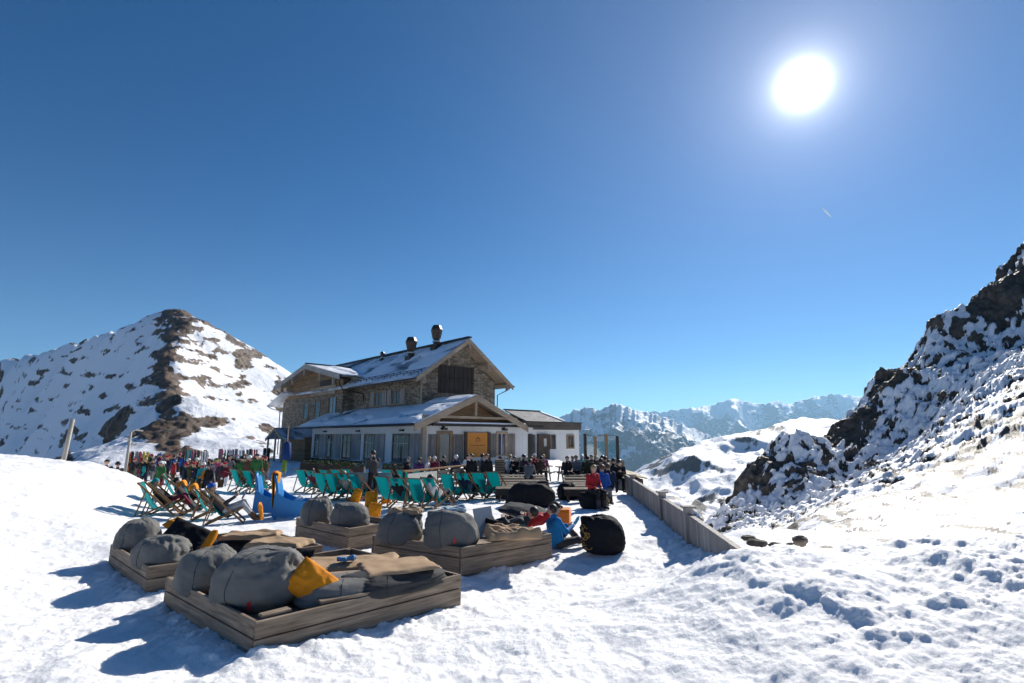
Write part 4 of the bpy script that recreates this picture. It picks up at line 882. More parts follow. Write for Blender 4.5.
def headgear(parent,hf,kind,col):
    H_,u,f,sd=hf; mb=MB(); c=H_+u*.035
    def cap(r,lo,back=.0,n=12,m=7,front=None):
        A=[]
        for i in range(n):
            a=2*math.pi*i/n; row=[]
            for j in range(m):
                lo_=lo if front is None else lo+(front-lo)*max(0,math.cos(a))**.6 if math.cos(a)>0 else lo
                el=math.pi/2-(math.pi/2-lo_)*j/(m-1)
                row.append(c+(f*math.cos(a)+sd*math.sin(a))*r*math.cos(el)+u*r*1.02*math.sin(el))
            A.append(row)
        mb.grid(A,closed_u=True)
    if kind=='hair':
        cap(.104,-.75,front=.45); return mb.build('hair',HAIR[col],parent,smooth=True)
    if kind=='beanie':
        cap(.112,-.12,front=.22); mb.lathe([(.115,0),(.118,.035),(.1,.04)],14,(0,0,0)) if False else None
        o=mb.build('beanie',CM(col),parent,smooth=True); return o
    if kind=='helmet':
        cap(.125,-.35,front=.4); o=mb.build('helmet',mat('helmet_'+col.replace(' ','_'),CL[col],.3),parent,smooth=True)
        g=MB(); g.grid([[c+(f*math.cos(a)+sd*math.sin(a))*r_+u*z for z in (-.02,.0,.035,.05)] for a,r_ in [(q,.112) for q in np.linspace(-1.1,1.1,9)]]); g.build('goggles',mat('goggle_lens',(.05,.03,.02),.1,spec=1),parent,smooth=True); return o
def glasses(parent,hf):
    H_,u,f,sd=hf; c=H_+u*.02
    g=MB(); g.grid([[c+(f*math.cos(a)+sd*math.sin(a))*.102+u*z for z in (-.018,.0,.022)] for a in np.linspace(-.75,.75,9)]); g.build('sunglasses',mat('goggle_lens',(.05,.03,.02),.1,spec=1),parent,smooth=True)
def person(pose,loc,face,jacket,trousers,label,head=('hair','dark'),boots='dark grey',glove=None,group=None,sc_=1.0,dz=0,gl=False,cat='person'):
    """face: heading in degrees from straight ahead towards the right"""
    me,hf=PROTO[pose]
    t=thing('person',label,cat,(loc[0],loc[1],loc[2]+dz),-R_(face),group); t.scale=(sc_,)*3
    o=bpy.data.objects.new('body',me); COL.objects.link(o); o.parent=t
    for i,m in enumerate((SKIN,CM(jacket),CM(trousers),CM(boots),CM(glove) if glove else SKIN)):
        o.material_slots[i].link='OBJECT'; o.material_slots[i].material=m
    headgear(t,hf,*head)
    if gl: glasses(t,hf)
    return t
# ---------------- deck chairs
W_dk=wood('oiled_deckchair_wood',(.16,.075,.03),(.32,.17,.07),axis=1,scale=1.5)
M_teal=mat('teal_canvas',(.006,.27,.29),.8,noise=(16,.25,(.004,.2,.22)),bump=(60,.2,.004)); M_teal.node_tree.nodes['Principled BSDF'].inputs['Specular IOR Level'].default_value=.2
# thin canvas lets some sun through
def translucent(m,col,f=.4):
    t=m.node_tree; b=t.nodes['Principled BSDF']; tr=t.nodes.new('ShaderNodeBsdfTranslucent'); tr.inputs[0].default_value=(*col,1); mx=t.nodes.new('ShaderNodeMixShader'); mx.inputs[0].default_value=f
    o=[n for n in t.nodes if n.type=='OUTPUT_MATERIAL'][0]; t.links.new(b.outputs[0],mx.inputs[1]); t.links.new(tr.outputs[0],mx.inputs[2]); t.links.new(mx.outputs[0],o.inputs[0])
translucent(M_teal,(.01,.48,.50),.5)
def deck_chair_proto():
    t=thing('deck_chair','x','deck chair',(0,0,0))
    for s in (-1,1):
        MB().beam((s*.29,-.46,.98),(s*.29,.55,.03),.028,.05).build('rail',W_dk,t,bevel=.004)
        MB().beam((s*.255,.50,.44),(s*.255,-.40,.02),.028,.05).build('leg',W_dk,t,bevel=.004)
        MB().beam((s*.32,-.22,.76),(s*.32,-.42,.05),.022,.035).build('strut',W_dk,t)
    for y,z,w_ in ((-.455,.97,.6),(.50,.44,.54),(-.39,.035,.6),(.53,.045,.6)):
        MB().tube([(-w_/2,y,z),(w_/2,y,z)],.016,6).build('crossbar',W_dk,t)
    A=[]
    P0=Vector((0,-.455,.985)); P1=Vector((0,.5,.455))
    for i in range(13):
        u=i/12; p=P0.lerp(P1,u); sag=.50*math.sin(math.pi*u**1.35)**1.0; q=p+Vector((0,-.10*math.sin(math.pi*u),-sag*.9)); A.append([(x,q.y,q.z) for x in np.linspace(-.245,.245,5)])
    m=MB(); m.grid(A); o=m.build('canvas_sling',M_teal,t,smooth=True); sd=o.modifiers.new('thickness','SOLIDIFY'); sd.thickness=.004
    return t
DC=deck_chair_proto(); _first=[True]
def deck_chair(loc,face,label,group='teal deck chairs on the terrace'):
    if _first[0]:
        _first[0]=False; DC.location=loc; DC.rotation_euler=(0,0,-R_(face)); DC['label']=label; DC['group']=group; return DC
    return dup(DC,loc,-R_(face),label,group)
rnd=random.Random(3)
ordn=['first','second','third','fourth','fifth','sixth','seventh','eighth','ninth','tenth']
# four chairs to the right
def row(pts,face,txt):
    for i,(px,py) in enumerate(pts):
        p=on(px,py); deck_chair(p,face+rnd.uniform(-5,5),'teal deck chair, %s from left in the %s'%(ordn[i],txt))
row([(452,501),(468,500),(483,499),(498,498)],28,'row beside the left benches')
row([(389,506),(403,508),(421,509),(436,508)],30,'row behind the long platform')
row([(392,493),(408,494),(424,493)],30,'short row under the flower boxes')
row([(326,499),(337,500),(349,500),(361,501)],30,'row left of the photographer')
row([(306,492),(317,493),(330,492),(341,492),(352,491)],30,'back row before the long wall')
row([(241,492),(253,493),(266,493)],32,'row left of the blue chairs')
row([(222,524),(208,519),(196,514),(185,510),(175,506),(166,502),(157,500)],66,'crowded far left row')
# ---------------- bean bags
def fabric(name,c,c2=None,fold=1.0):
    m=mat(name,c,.8,noise=(2.2,.6,c2 or tuple(x*.75 for x in c)),bump=(4.5,.35*fold,.05),spec=.2); return m
M_grey=fabric('grey_outdoor_fabric',(.175,.172,.16),(.12,.12,.115)); M_dgrey=fabric('charcoal_fabric',(.045,.047,.05)); M_blk=fabric('black_fabric',(.012,.012,.015)); M_orf=fabric('orange_fabric',(.72,.26,.012),(.55,.17,.01)); M_tan=fabric('tan_wool_blanket',(.42,.29,.18),(.32,.21,.12)); M_red=mat('red_tag',(.5,.03,.04),.6)
def beanbag_mesh(w_,d_,h_,seed,peak=(.5,.1,.8),wr=1.0,flop=0.0,n=96):
    """a soft sack: sits flat, bulges low, gathers to a pinched crease at its peak"""
    pk=Vector(peak).normalized(); V=[];nu=n;nv=n//2
    th=np.linspace(0,2*np.pi,nu,endpoint=False); ph=np.linspace(.0,np.pi,nv+1)
    T,Ph=np.meshgrid(th,ph,indexing='ij'); dx=np.sin(Ph)*np.cos(T);dy=np.sin(Ph)*np.sin(T);dz=np.cos(Ph)
    e=2.5; r=(np.abs(dx)**e+np.abs(dy)**e+np.abs(dz)**2.2)**(-1/e); w_=w_*.78; d_=d_*.78; h_=h_*.74
    # tangent basis round the peak
    a=Vector((0,0,1)).cross(pk); a=a.normalized() if a.length>.01 else Vector((1,0,0)); b=pk.cross(a)
    cp=dx*pk.x+dy*pk.y+dz*pk.z; ca=dx*a.x+dy*a.y+dz*a.z; cb=dx*b.x+dy*b.y+dz*b.z
    az=np.arctan2(cb,ca)+.35*n3(dx*2+seed,dy*2,dz*2); ang=np.arccos(np.clip(cp,-1,1))
    ridge=np.exp(-(ang/.2)**2)*.13+np.exp(-(ang/.6)**2)*.07-np.exp(-((ang-.4)/.2)**2)*.05
    folds=(np.abs(n3(az*2.6+seed,ang*1.1,ang*0+seed))*.22+np.abs(n3(az*6+seed*2,ang*1.6,ang*0+3))*.09)*np.exp(-((ang-.5)/.6)**2)*wr
    big=.10*n3(dx*1.6+seed*3,dy*1.6,dz*1.6)+.03*n3(dx*3.2+seed,dy*3.2+7,dz*3.2)-.05*np.abs(n3(dx*4+seed,dy*3,dz*7+az))**.7*wr-.012*np.abs(n3(dx*9,dy*9+seed,dz*12))*wr
    r=r*(1+ridge-folds*.9+big)
    X=dx*r*w_/2;Y=dy*r*d_/2;Z=dz*r*.5*h_*1.08; tp=1-.16*np.clip(dz,0,1)**1.2; X=X*tp; Y=Y*tp
    zc=h_*.42; Z=Z+zc; low=ss(.45*h_,0,Z); X=X*(1+.10*low); Y=Y*(1+.10*low); Z=np.where(Z<0,Z*.04,Z); hm=h_*.80; Z=np.where(Z>hm,hm+(Z-hm)*.55,Z); X=X+pk.x*.16*h_*(Z/h_)**2
    Z=Z-flop*np.maximum(0,Z)*(X/w_)
    V=np.stack([X,Y,Z],-1).reshape(-1,3)
    m=nv+1; i=np.arange(nu)[:,None]; j=np.arange(nv)[None]; a0=i*m+j; b0=((i+1)%nu)*m+j
    Q=np.stack([a0,a0+1,b0+1,b0],-1).reshape(-1,4)
    return npmesh('sack',V,Q)
def beanbag(px,py,w_,d_,h_,rz,seed,label,z=0.2,m=None,peak=(.5,.1,.8),tag_at=None,wr=1.0,group='grey bean bags on the wooden platforms',dz=0):
    p=G(px,py,z); t=thing('bean_bag',label,'bean bag',(p.x,p.y,z+dz),R_(rz),group)
    sk=link('cover',beanbag_mesh(w_,d_,h_,seed,peak,wr),m or M_grey,t)
    # seam
    me=sk.data; n=96; m_=49
    for col in (20,68):
        pts=[Vector(me.vertices[col*m_+j].co)*1.004 for j in range(6,40,2)]
        MB().tube(pts,.004,5).build('seam',M_dgrey,t,smooth=True)
    if tag_at is not None:
        i,j=tag_at; q=Vector(me.vertices[i*m_+j].co); q2=Vector(me.vertices[i*m_+j+4].co); nn=Vector((q.x,q.y,(q.z-h_*.4)*.6)).normalized(); sd=nn.cross(Vector((0,0,1))).normalized()*.022
        up_=(q-q2); 
        mb=MB(); a=q+nn*.012; b=q2+nn*.012; mb.hexa([b-sd,b+sd,b+sd+nn*.006,b-sd+nn*.006],[a-sd,a+sd,a+sd+nn*.006,a-sd+nn*.006]); tg=mb.build('brand_tag',M_red,t); tg.name='sewn_tag'
    return t
def pillow_mesh(w_,d_,h_,seed,n=26):
    u=np.linspace(-1,1,n); U,Vv=np.meshgrid(u,u,indexing='ij'); L=[]
    sh=(1-.10*(1-np.abs(Vv)**2)*np.abs(U)); sh2=(1-.10*(1-np.abs(U)**2)*np.abs(Vv))
    hh=((1-U**2)*(1-Vv**2)).clip(0)**.42*h_/2
    wrk=.02*n2(U*3+seed,Vv*3)+.012*np.abs(n2(U*7+seed,Vv*6))
    for s in (1,-1):
        L.append(np.stack([U*w_/2*sh2,Vv*d_/2*sh,s*hh*(1+2*wrk/.1*.2)+wrk*(hh>0)*s*.5+.02*n2(U*1.2+seed,Vv*1.2)],-1).reshape(-1,3))
    V=np.concatenate(L); q=gridfaces(n,n); Q=np.concatenate([q,q[:,::-1]+n*n])
    return npmesh('pillow',V,Q)
def pillow(loc,w_,d_,h_,rot,seed,label,m,name='pillow',group=None,cat='pillow'):
    o=link(name,pillow_mesh(w_,d_,h_,seed),m); o.location=loc; o.rotation_euler=tuple(R_(a) for a in rot); return tag(o,label,cat,group)
def blanket_mesh(w_,d_,th,seed,amp=.05,fold=0.0,n=44):
    u=np.linspace(0,1,n); U,Vv=np.meshgrid(u,u,indexing='ij')
    X=(U-.5)*w_+.04*n2(Vv*4+seed,U*2); Y=(Vv-.5)*d_+.05*n2(U*3+seed,Vv*2+9)
    e=np.minimum(np.minimum(U,1-U),np.minimum(Vv,1-Vv)); edge=ss(0,.06,e)
    Zt=th*edge**.5+amp*(n2(X*3.3+seed,Y*3.3)+.12*np.abs(n2(X*7+seed,Y*4)))*(.3+.7*edge)+fold*np.abs(n2(X*3+seed*2,Y*6+X*2))
    Zt=np.maximum(Zt,.004); Zb=np.where(e<.001,Zt-.002,np.minimum(Zt-.006,.0)+amp*.2*n2(X*2,Y*2))
    V=np.concatenate([np.stack([X,Y,Zt],-1).reshape(-1,3),np.stack([X,Y,Zb],-1).reshape(-1,3)]); q=gridfaces(n,n)
    # rim
    idx=np.arange(n*n).reshape(n,n); rim=np.concatenate([idx[0,:],idx[1:,-1],idx[-1,:-1][::-1],idx[1:-1,0][::-1]]); r2=np.roll(rim,-1)
    Q=np.concatenate([q,q[:,::-1]+n*n,np.stack([rim,rim+n*n,r2+n*n,r2],-1)])
    return npmesh('blanket',V,Q)
def blanket(loc,w_,d_,th,rz,seed,label,m,amp=.04,fold=0,name='blanket',cat='blanket',group=None,tilt=(0,0)):
    o=link(name,blanket_mesh(w_,d_,th,seed,amp,fold),m); o.location=loc; o.rotation_euler=(R_(tilt[0]),R_(tilt[1]),R_(rz)); return tag(o,label,cat,group)
# ---------------- platforms
W_plat=wood('weathered_grey_planks',(.15,.105,.07),(.40,.31,.225),axis=0,scale=1.1)
PH=.355
def platform(q,label,h=PH,floor=.25):
    c=sum(q,Vector())/4; t=thing('wooden_platform',label,'lounging platform',(c.x,c.y,0),0,'wooden lounging platforms on the snow')
    pl=[p-c for p in q]
    for i in range(4):
        a,b=pl[i],pl[(i+1)%4]; d=(b-a); L=d.length; ang=math.atan2(d.y,d.x)
        for k,(z0,z1) in enumerate(((-.12,h/2-.006),(h/2+.006,h))):
            mb=MB(); e=.05 if i%2 else .0
            mb.box(e,L-e,0,.045,z0,z1); o=mb.build('side_plank',W_plat,t,bevel=.006); o.location=(a.x,a.y,0); o.rotation_euler=(0,0,ang)
    for i in range(4):
        a=pl[i]; inn=(-a).normalized()*.085; inn.z=0
        mb=MB(); mb.box(a.x+inn.x-.035,a.x+inn.x+.035,a.y+inn.y-.035,a.y+inn.y+.035,0,h-.01); mb.build('corner_post',W_plat,t)
    ins=[p-p.normalized()*.08 for p in pl]
    mb=MB(); mb.hexa([Vector((p.x,p.y,0)) for p in ins],[Vector((p.x,p.y,floor)) for p in ins]); mb.build('deck_floor',W_plat,t)
    return t
platform(PLAT[0],'large weathered plank platform nearest the camera, holding an orange pillow and tan blankets')
platform(PLAT[1],'weathered plank platform at the far left beside the blue snow shadow')
platform(PLAT[2],'low plank platform between the blue chairs and the standing photographer')
platform(PLAT[3],'long plank platform with the crumpled tan blanket and the lying sunbathers')
def onP(i,a,b,z=.2):           # a along near->right, b along near->left
    q=PLAT[i]; v=q[0]*(1-a)*(1-b)+q[1]*a*(1-b)+q[2]*a*b+q[3]*(1-a)*b; v=v.copy(); v.z=z; return v
ang1=math.degrees(math.atan2((PLAT[0][1]-PLAT[0][0]).y,(PLAT[0][1]-PLAT[0][0]).x))
# nearest platform
beanbag(258,604,1.42,1.2,1.02,-8,3,'big crumpled grey bean bag with a red tag, nearest of all',.24,peak=(.62,-.1,.75),tag_at=(77,29))
beanbag(206,590,.98,1.0,.84,20,8,'smaller grey bean bag squeezed behind the biggest one on the near platform',.24,peak=(.3,.2,.9))
beanbag(345,600,1.6,.95,.46,35,12,'flattened grey bean bag lying low beside the orange pillow',.24,peak=(-.3,.2,.8),wr=.6,group='low grey cushions')
beanbag(390,591,2.2,1.0,.46,40,15,'flat charcoal cushion under the folded tan blankets',.25,m=M_dgrey,peak=(-.5,0,.6),group='low grey cushions')
pillow(G(314,585,.50),.60,.42,.22,(56,34,4),4,'bright orange pillow leaning on the big grey bean bag',M_orf,group='orange pillows')
blanket(G(398,567,.52),1.0,.74,.045,28,5,'neatly folded tan blanket on the front right of the near platform',M_tan,amp=.018,group='tan blankets')
blanket(G(352,564,.44),1.35,.8,.045,15,6,'spread tan blanket under the small blue cloth',M_tan,amp=.028,fold=.02,group='tan blankets')
blanket(G(346,560,.54),.24,.16,.035,10,7,'small crumpled light blue cloth lying on a tan blanket',mat('light_blue_cloth',(.12,.30,.55),.7),amp=.06,fold=.05,name='cloth',cat='cloth')
lp=MB(); lp.box(-.42,.42,-.075,.075,0,.035); o=lp.build('loose_plank',W_plat,bevel=.006); pp=onP(0,.42,.035,PH+.006); o.location=pp; o.rotation_euler=(0,0,R_(ang1-6)); tag(o,'short loose grey plank lying on the rim of the near platform','plank')
lp=MB(); lp.box(-.16,.16,-.055,.055,0,.03); o=lp.build('loose_plank',W_plat,bevel=.006); pp=onP(0,.09,.045,PH+.006); o.location=pp; o.rotation_euler=(0,0,R_(ang1+4)); tag(o,'very short plank offcut on the near corner of the near platform','plank')
# left platform
beanbag(137,550,.9,.95,.84,10,21,'grey bean bag at the outer left edge of the left platform',.24,peak=(.1,.2,.9))
beanbag(160,566,1.12,.9,.72,-12,24,'sagging grey bean bag with faint red tag, front of the left platform',.24,peak=(.35,-.25,.8),tag_at=(74,30),wr=.8)
pillow(G(186,540,.46),.82,.6,.24,(52,22,4),9,'black and brown pillow propped behind the sagging bean bag',M_blk,group='dark pillows')
pillow(G(178,526,.62),.62,.30,.13,(25,14,-30),10,'slim orange pillow on top of the black pillow',M_orf,group='orange pillows')
pillow(G(207,545,.5),.14,.52,.13,(60,-4,-35),11,'narrow orange cushion along the right side of the black pillow',M_orf,group='orange pillows')
beanbag(228,553,1.3,.9,.34,15,27,'low dark grey cushion in the middle of the left platform',.24,m=M_dgrey,peak=(-.4,0,.8),wr=.7,group='low grey cushions')
beanbag(262,560,1.0,.8,.36,0,31,'low pale grey cushion below the folded blankets of the left platform',.24,peak=(-.4,0,.8),wr=.7,group='low grey cushions')
blanket(G(252,537,.52),.95,.5,.07,12,12,'folded tan blanket on the back of the left platform by the reader',M_tan,amp=.04,fold=.03,group='tan blankets')
blanket(G(280,545,.5),.95,.6,.08,-8,13,'thick folded tan blanket on the right end of the left platform',M_tan,amp=.028,fold=.02,group='tan blankets')
pillow(G(297,562,.33),.55,.42,.3,(70,0,-20),14,'black padded pillow standing against the rim right of the grey cushions',M_blk,group='dark pillows')
pillow(G(227,556,.62),.2,.12,.08,(20,0,10),16,'tiny orange pillow corner peeping over the biggest bean bag',M_orf,group='orange pillows')
# middle-left platform
beanbag(316,524,.92,.85,.95,5,41,'grey bean bag on the left half of the low platform by the blue chairs',.24,peak=(.4,.1,.8))
beanbag(350,528,1.15,.85,.86,-6,44,'wide grey bean bag on the right half of the low platform by the blue chairs',.24,peak=(-.6,.1,.6))
for px,py,s,l in ((374,521,.36,'orange pillow standing right of the wide grey bean bag'),(371,507,.42,'upright orange pillow in front of the photographer'),(386,503,.34,'orange pillow behind the middle platform, right of the photographer'),(356,503,.36,'dull orange pillow left of the photographer')):
    pillow(on(px,py)+Vector((0,0,.24)),s,.5,.18,(78,rnd.uniform(-14,14),rnd.uniform(-25,5)),px,l,M_orf,group='orange pillows')
# platform with sunbathers
bgA=beanbag(399,543,1.12,.9,.92,-8,51,'grey bean bag with a tan blanket over it on the long platform',.24,peak=(.7,.1,.6))
bgB=beanbag(451,548,1.3,.92,1.06,-4,55,'big boxy grey bean bag with a red tag on the corner of the long platform',.24,peak=(-.8,.2,.7),tag_at=(76,27),wr=.7)
def top_of(t,dx=0,dy=0):
    c=[o for o in t.children if o.name.startswith('cover')][0]; z=max((v.co.z for v in c.data.vertices if abs(v.co.x-dx)<.16 and abs(v.co.y-dy)<.16)); return Vector((t.location.x+dx,t.location.y+dy,t.location.z+z-.045))
blanket(top_of(bgA,.1,.08),.62,.42,.05,-8,18,'tan blanket thrown over the left bean bag of the long platform',M_tan,amp=.07,fold=.08,group='tan blankets')
blanket(top_of(bgB,.05,.1),.4,.3,.05,10,19,'blue and white towel on top of the boxy bean bag',mat('blue_white_towel',(.02,.2,.32),.8,noise=(6,1,(.7,.7,.7))),amp=.05,fold=.06,name='towel',cat='towel')
blanket(G(512,536,.42),1.0,.85,.10,8,20,'crumpled tan blanket covering the legs of a sunbather',M_tan,amp=.08,fold=.16,group='tan blankets')
pillow(G(527,512,.5),1.25,.85,.28,(6,10,-20),22,'large flat black cushion behind the lying sunbathers',M_dgrey,group='dark pillows')
wp=MB(); wp.box(-.28,.28,-.015,.015,0,.62); o=wp.build('folding_board',mat('pale_blue_grey_board',(.30,.36,.42),.6)); q=G(487,538,.2); o.location=q; o.rotation_euler=(R_(-14),0,R_(52)); tag(o,'pale blue grey board standing between bean bag and tan blanket','board')
person('lie',G(508,534,.28),-60,'dark grey','black','person lying under the tan blanket',('hair','dark'))
person('lie',G(527,530,.32),-68,'red','black','person in a red jacket lying next to the orange box',('hair','dark'),sc_=.95)
p_=on(556,549); person('floor_sit',p_,62,'bright blue','dark grey','person in a bright blue jacket sitting on the snow beside the long platform',('hair','dark'),sc_=1.05)
for dx,l in ((0,'light blue water bottle held up by the person in bright blue'),):
    mb=MB(); mb.lathe([(.03,0),(.034,.02),(.034,.15),(.015,.18),(.015,.2)],10); b=mb.build('bottle',mat('cyan_plastic',(.05,.45,.6),.3),smooth=True); b.location=(p_.x+.42,p_.y+.02,.42); b.rotation_euler=(.3,.5,0); tag(b,l,'bottle')
# orange box
ob=thing('orange_box','bright orange cube box with a black knob on its lid','box',on(561,529),R_(-12))
mb=MB(); mb.box(-.24,.24,-.24,.24,0,.46); mb.build('box_body',mat('orange_plastic',(.80,.20,.008),.45),ob,bevel=.02)
mb=MB(); mb.box(-.25,.25,-.25,.25,.462,.50); mb.build('lid',mat('orange_plastic_lid',(.85,.26,.02),.45),ob,bevel=.012)
mb=MB(); mb.lathe([(.055,.5),(.06,.53),(.05,.56)],12); mb.build('knob',M_black,ob)
# black bags with golden ornament
def ornament(parent,w_,h_,m):
    for i in range(7):
        a=i*.9; mb=MB(); pts=[]
        cx,cz=(-.2+.07*i)*w_, h_*(.25+.09*((i*3)%4))
        for k in range(9): b=k/8*4.2+a; rr=.035+.012*k; pts.append((cx+rr*math.cos(b),-.0,cz+rr*math.sin(b)))
        mb.tube(pts,.011,5); o=mb.build('gold_ornament',m,parent)
        yield o,pts
M_gold=mat('gold_print',(.45,.25,.05),.5,metal=.2)
def blackbag(px,py,w_,d_,h_,rz,seed,label,fx):
    p=on(px,py); t=thing('bean_bag',label,'bean bag',p,R_(rz),'black bean bags with golden print')
    me=beanbag_mesh(w_,d_,h_,seed,(-.8,.0,.75),1.5); link('cover',me,M_blk,t)
    bm=bmesh.new(); bm.from_mesh(me)
    from mathutils.bvhtree import BVHTree
    bv=BVHTree.FromBMesh(bm)
    for i in range(9):
        cx=(fx+.045*(i%3-1))*w_; cz=h_*(.14+.14*(i//3)+.03*(i%2)); a=i*.9; pts=[]
        for k in range(8):
            b=k/7*4.4+a; rr=.02+.009*k; x=cx+rr*math.cos(b)*1.3; z=cz+rr*math.sin(b)
            h=bv.ray_cast(Vector((x,-3,z)),Vector((0,1,0)))
            if h[0] is not None: pts.append(h[0]+Vector((0,-.004,0)))
        if len(pts)>3: MB().tube(pts,.009,5).build('gold_ornament',M_gold,t)
    bm.free(); return t
blackbag(604,552,1.25,1.0,1.15,-5,61,'big black bean bag with golden print beside the person in bright blue',-.34)
blackbag(594,508,1.25,.85,.78,0,63,'black bean bag with golden print before the seated person in red',.30)
beanbag(530,507,2.1,1.2,1.25,0,65,'wide black bean bag before the left benches',0,m=M_blk,group='plain black bean bags')
beanbag(567,499,.9,1.0,.95,15,67,'black bean bag at the right side of the snowy aisle',0,m=M_blk,group='plain black bean bags')
# ---------------- blue chairs
M_bl=mat('blue_plastic',(.004,.20,.50),.5,noise=(3,.5,(.004,.14,.40)),bump=(4,.3,.03))
def blue_chair(loc,face,label,wd=.62):
    t=thing('blue_chair',label,'garden chair',loc,-R_(face),'blue high backed chairs')
    A=[]
    for i in range(15):
        u=i/14; y=-.42-.16*u+.05*math.sin(u*3); z=.12+1.15*u; ww=wd/2*(1-.28*u**2)*(1 if u<.9 else (1-((u-.9)/.1)**2*.45)); A.append([(x,y-.05*(1-(x/ww)**2) if ww else y,z) for x in np.linspace(-ww,ww,7)])
    mb=MB(); mb.grid(A); o=mb.build('backrest',M_bl,t,smooth=True); s=o.modifiers.new('t','SOLIDIFY'); s.thickness=.07
    A=[[(x,y,z) for x in np.linspace(-wd/2+.03,wd/2-.03,4)] for y,z in ((-.42,.42),(-.2,.36),(0,.36),(.2,.40),(.38,.46),(.46,.45),(.5,.38))]
    mb=MB(); mb.grid(A); o=mb.build('seat',M_bl,t,smooth=True); s=o.modifiers.new('t','SOLIDIFY'); s.thickness=.05
    for sd in (-1,1):
        prof=[(-.5,.08),(.48,.08),(.52,.30),(.46,.50),(.30,.50),(.02,.52),(-.2,.60),(-.45,.78)]
        x0=sd*(wd/2+.02); x1=sd*(wd/2+.07); mb=MB(); n=len(prof)
        mb.add([(x0,y,z) for y,z in prof]+[(x1,y,z) for y,z in prof],[tuple(range(n)),tuple(range(2*n-1,n-1,-1))]+[(i,(i+1)%n,n+(i+1)%n,n+i) for i in range(n)]); mb.build('side_panel',M_bl,t,bevel=.008)
        for y in (-.42,.35): MB().box(sd*(wd/2+.045)-.035,sd*(wd/2+.045)+.035,y-.04,y+.04,0,.085).build('foot',M_bl,t)
    return t
bc1=on(272,514); blue_chair(bc1,84,'blue high backed chair standing left of the one with the towel',.5)
bc2=on(293,517); b2=blue_chair(bc2,80,'blue high backed chair with an orange towel hanging over its back',.66)
# orange towel over the back of the second one
A=[]
for i in range(22):
    u=i/21
    if u<.3: y=-.49+.05*u; z=.85+1.5*u
    elif u<.42: a=(u-.3)/.12*math.pi; y=-.56-.07*(1-math.cos(a))*.5-.02; z=1.30+.05*math.sin(a)
    else: y=-.66+.10*(u-.42); z=1.28-1.75*(u-.42)
    A.append([(x,y+.012*n2(np.array(x*9.),np.array(u*5.)).item(),z+.01*math.sin(x*20)) for x in np.linspace(-.20,.16-.06*u,9)])
mb=MB(); mb.grid(A); o=mb.build('towel',M_orf,None,smooth=True); s=o.modifiers.new('t','SOLIDIFY'); s.thickness=.02; o.location=bc2; o.rotation_euler=(0,0,-R_(80)); tag(o,'orange towel hanging over the back of a blue chair','towel',group='orange towels')
blanket(bc2+Vector((.1,-.02,.42)),.45,.3,.09,30,33,'white crumpled towel on the seat of a blue chair',mat('white_towel',(.7,.7,.7),.8),amp=.05,fold=.05,name='towel',cat='towel',tilt=(0,-35))
# ---------------- reader in the deck chair
q=on(222,524); person('recline_read',q,66,'dark grey','light grey','person in a blue knitted hat reading in a deck chair',('beanie','blue'),boots='brown',sc_=1.02)
mb=MB(); mb.grid([[(x,.02*math.sin(x*9)+.10*abs(x),z) for z in (0,.14,.28)] for x in np.linspace(-.22,.22,7)]); o=mb.build('newspaper',mat('newsprint',(.42,.44,.48),.8,noise=(30,.8,(.15,.16,.2))),smooth=True); s=o.modifiers.new('t','SOLIDIFY'); s.thickness=.006
d_=Vector((math.sin(R_(66)),math.cos(R_(66)),0)); o.location=q+d_*.42+Vector((0,0,.66)); o.rotation_euler=(R_(-25),0,-R_(66)); tag(o,'folded grey newspaper held by the reader in the blue hat','newspaper')
pillow(q+d_*1.0+Vector((0,-.15,.3)),.5,.16,.10,(0,78,10),35,'narrow orange cushion standing at the feet of the reader',M_orf,group='orange pillows')
def towel_top(px,py,face,label,col):
    p=on(px,py); A=[]
    for i in range(15):
        u=i/14-.5; a=u*math.pi
        y=-.46+ .09*math.sin(a)*1.2; z=.86+.19*math.cos(a)
        A.append([(x,y,z+.01*math.sin(x*14)) for x in np.linspace(-.24,.24,7)])
    mb=MB(); mb.grid(A); o=mb.build('towel',col,None,smooth=True); s=o.modifiers.new('t','SOLIDIFY'); s.thickness=.04; o.location=p; o.rotation_euler=(0,0,-R_(face)); tag(o,label,'towel',group='orange towels')
towel_top(208,519,66,'orange towel rolled over the top of the deck chair next to the reader',M_orf)
towel_top(196,514,66,'orange towel over the deck chair further behind the reader',M_orf)
# ---------------- photographer
p_=on(372,500); person('stand_phone',p_,-50,'dark grey','black','person in dark clothes standing and holding up a phone beside the orange pillows',('hair','dark'),sc_=1.02)
a_=-R_(-50); mb=MB(); mb.box(-.035,.035,-.006,.006,0,.15); o=mb.build('mobile_phone',M_black,bevel=.003); o.location=p_+Vector((math.sin(R_(-50))*.36,math.cos(R_(-50))*.36,1.30)); o.rotation_euler=(0,0,a_); tag(o,'black mobile phone in the hands of the standing person','phone')
# people on the deck chairs
CH=[(468,500,'navy','black','person in navy lying in a deck chair beside the left benches',('hair','brown')),(436,508,'white','dark grey','person in white top lying in a deck chair behind the boxy bean bag',('hair','dark')),(403,508,'black','grey','person in black with a black beanie lying in a deck chair',('beanie','black')),(185,510,'navy','black','person in navy lying in the crowded left row behind the reader',('hair','dark')),(166,502,'black','burgundy','person in black with a teal beanie lying in the far left row',('beanie','teal')),(317,493,'burgundy','black','person in burgundy lying in the back row of deck chairs',('hair','dark')),(349,500,'beige','black','person in beige lying in a deck chair left of the photographer',('hair','blond'))]
for px,py,j,t_,l,hd in CH: person('recline',on(px,py),66 if px<230 else 30,j,t_,l,hd)
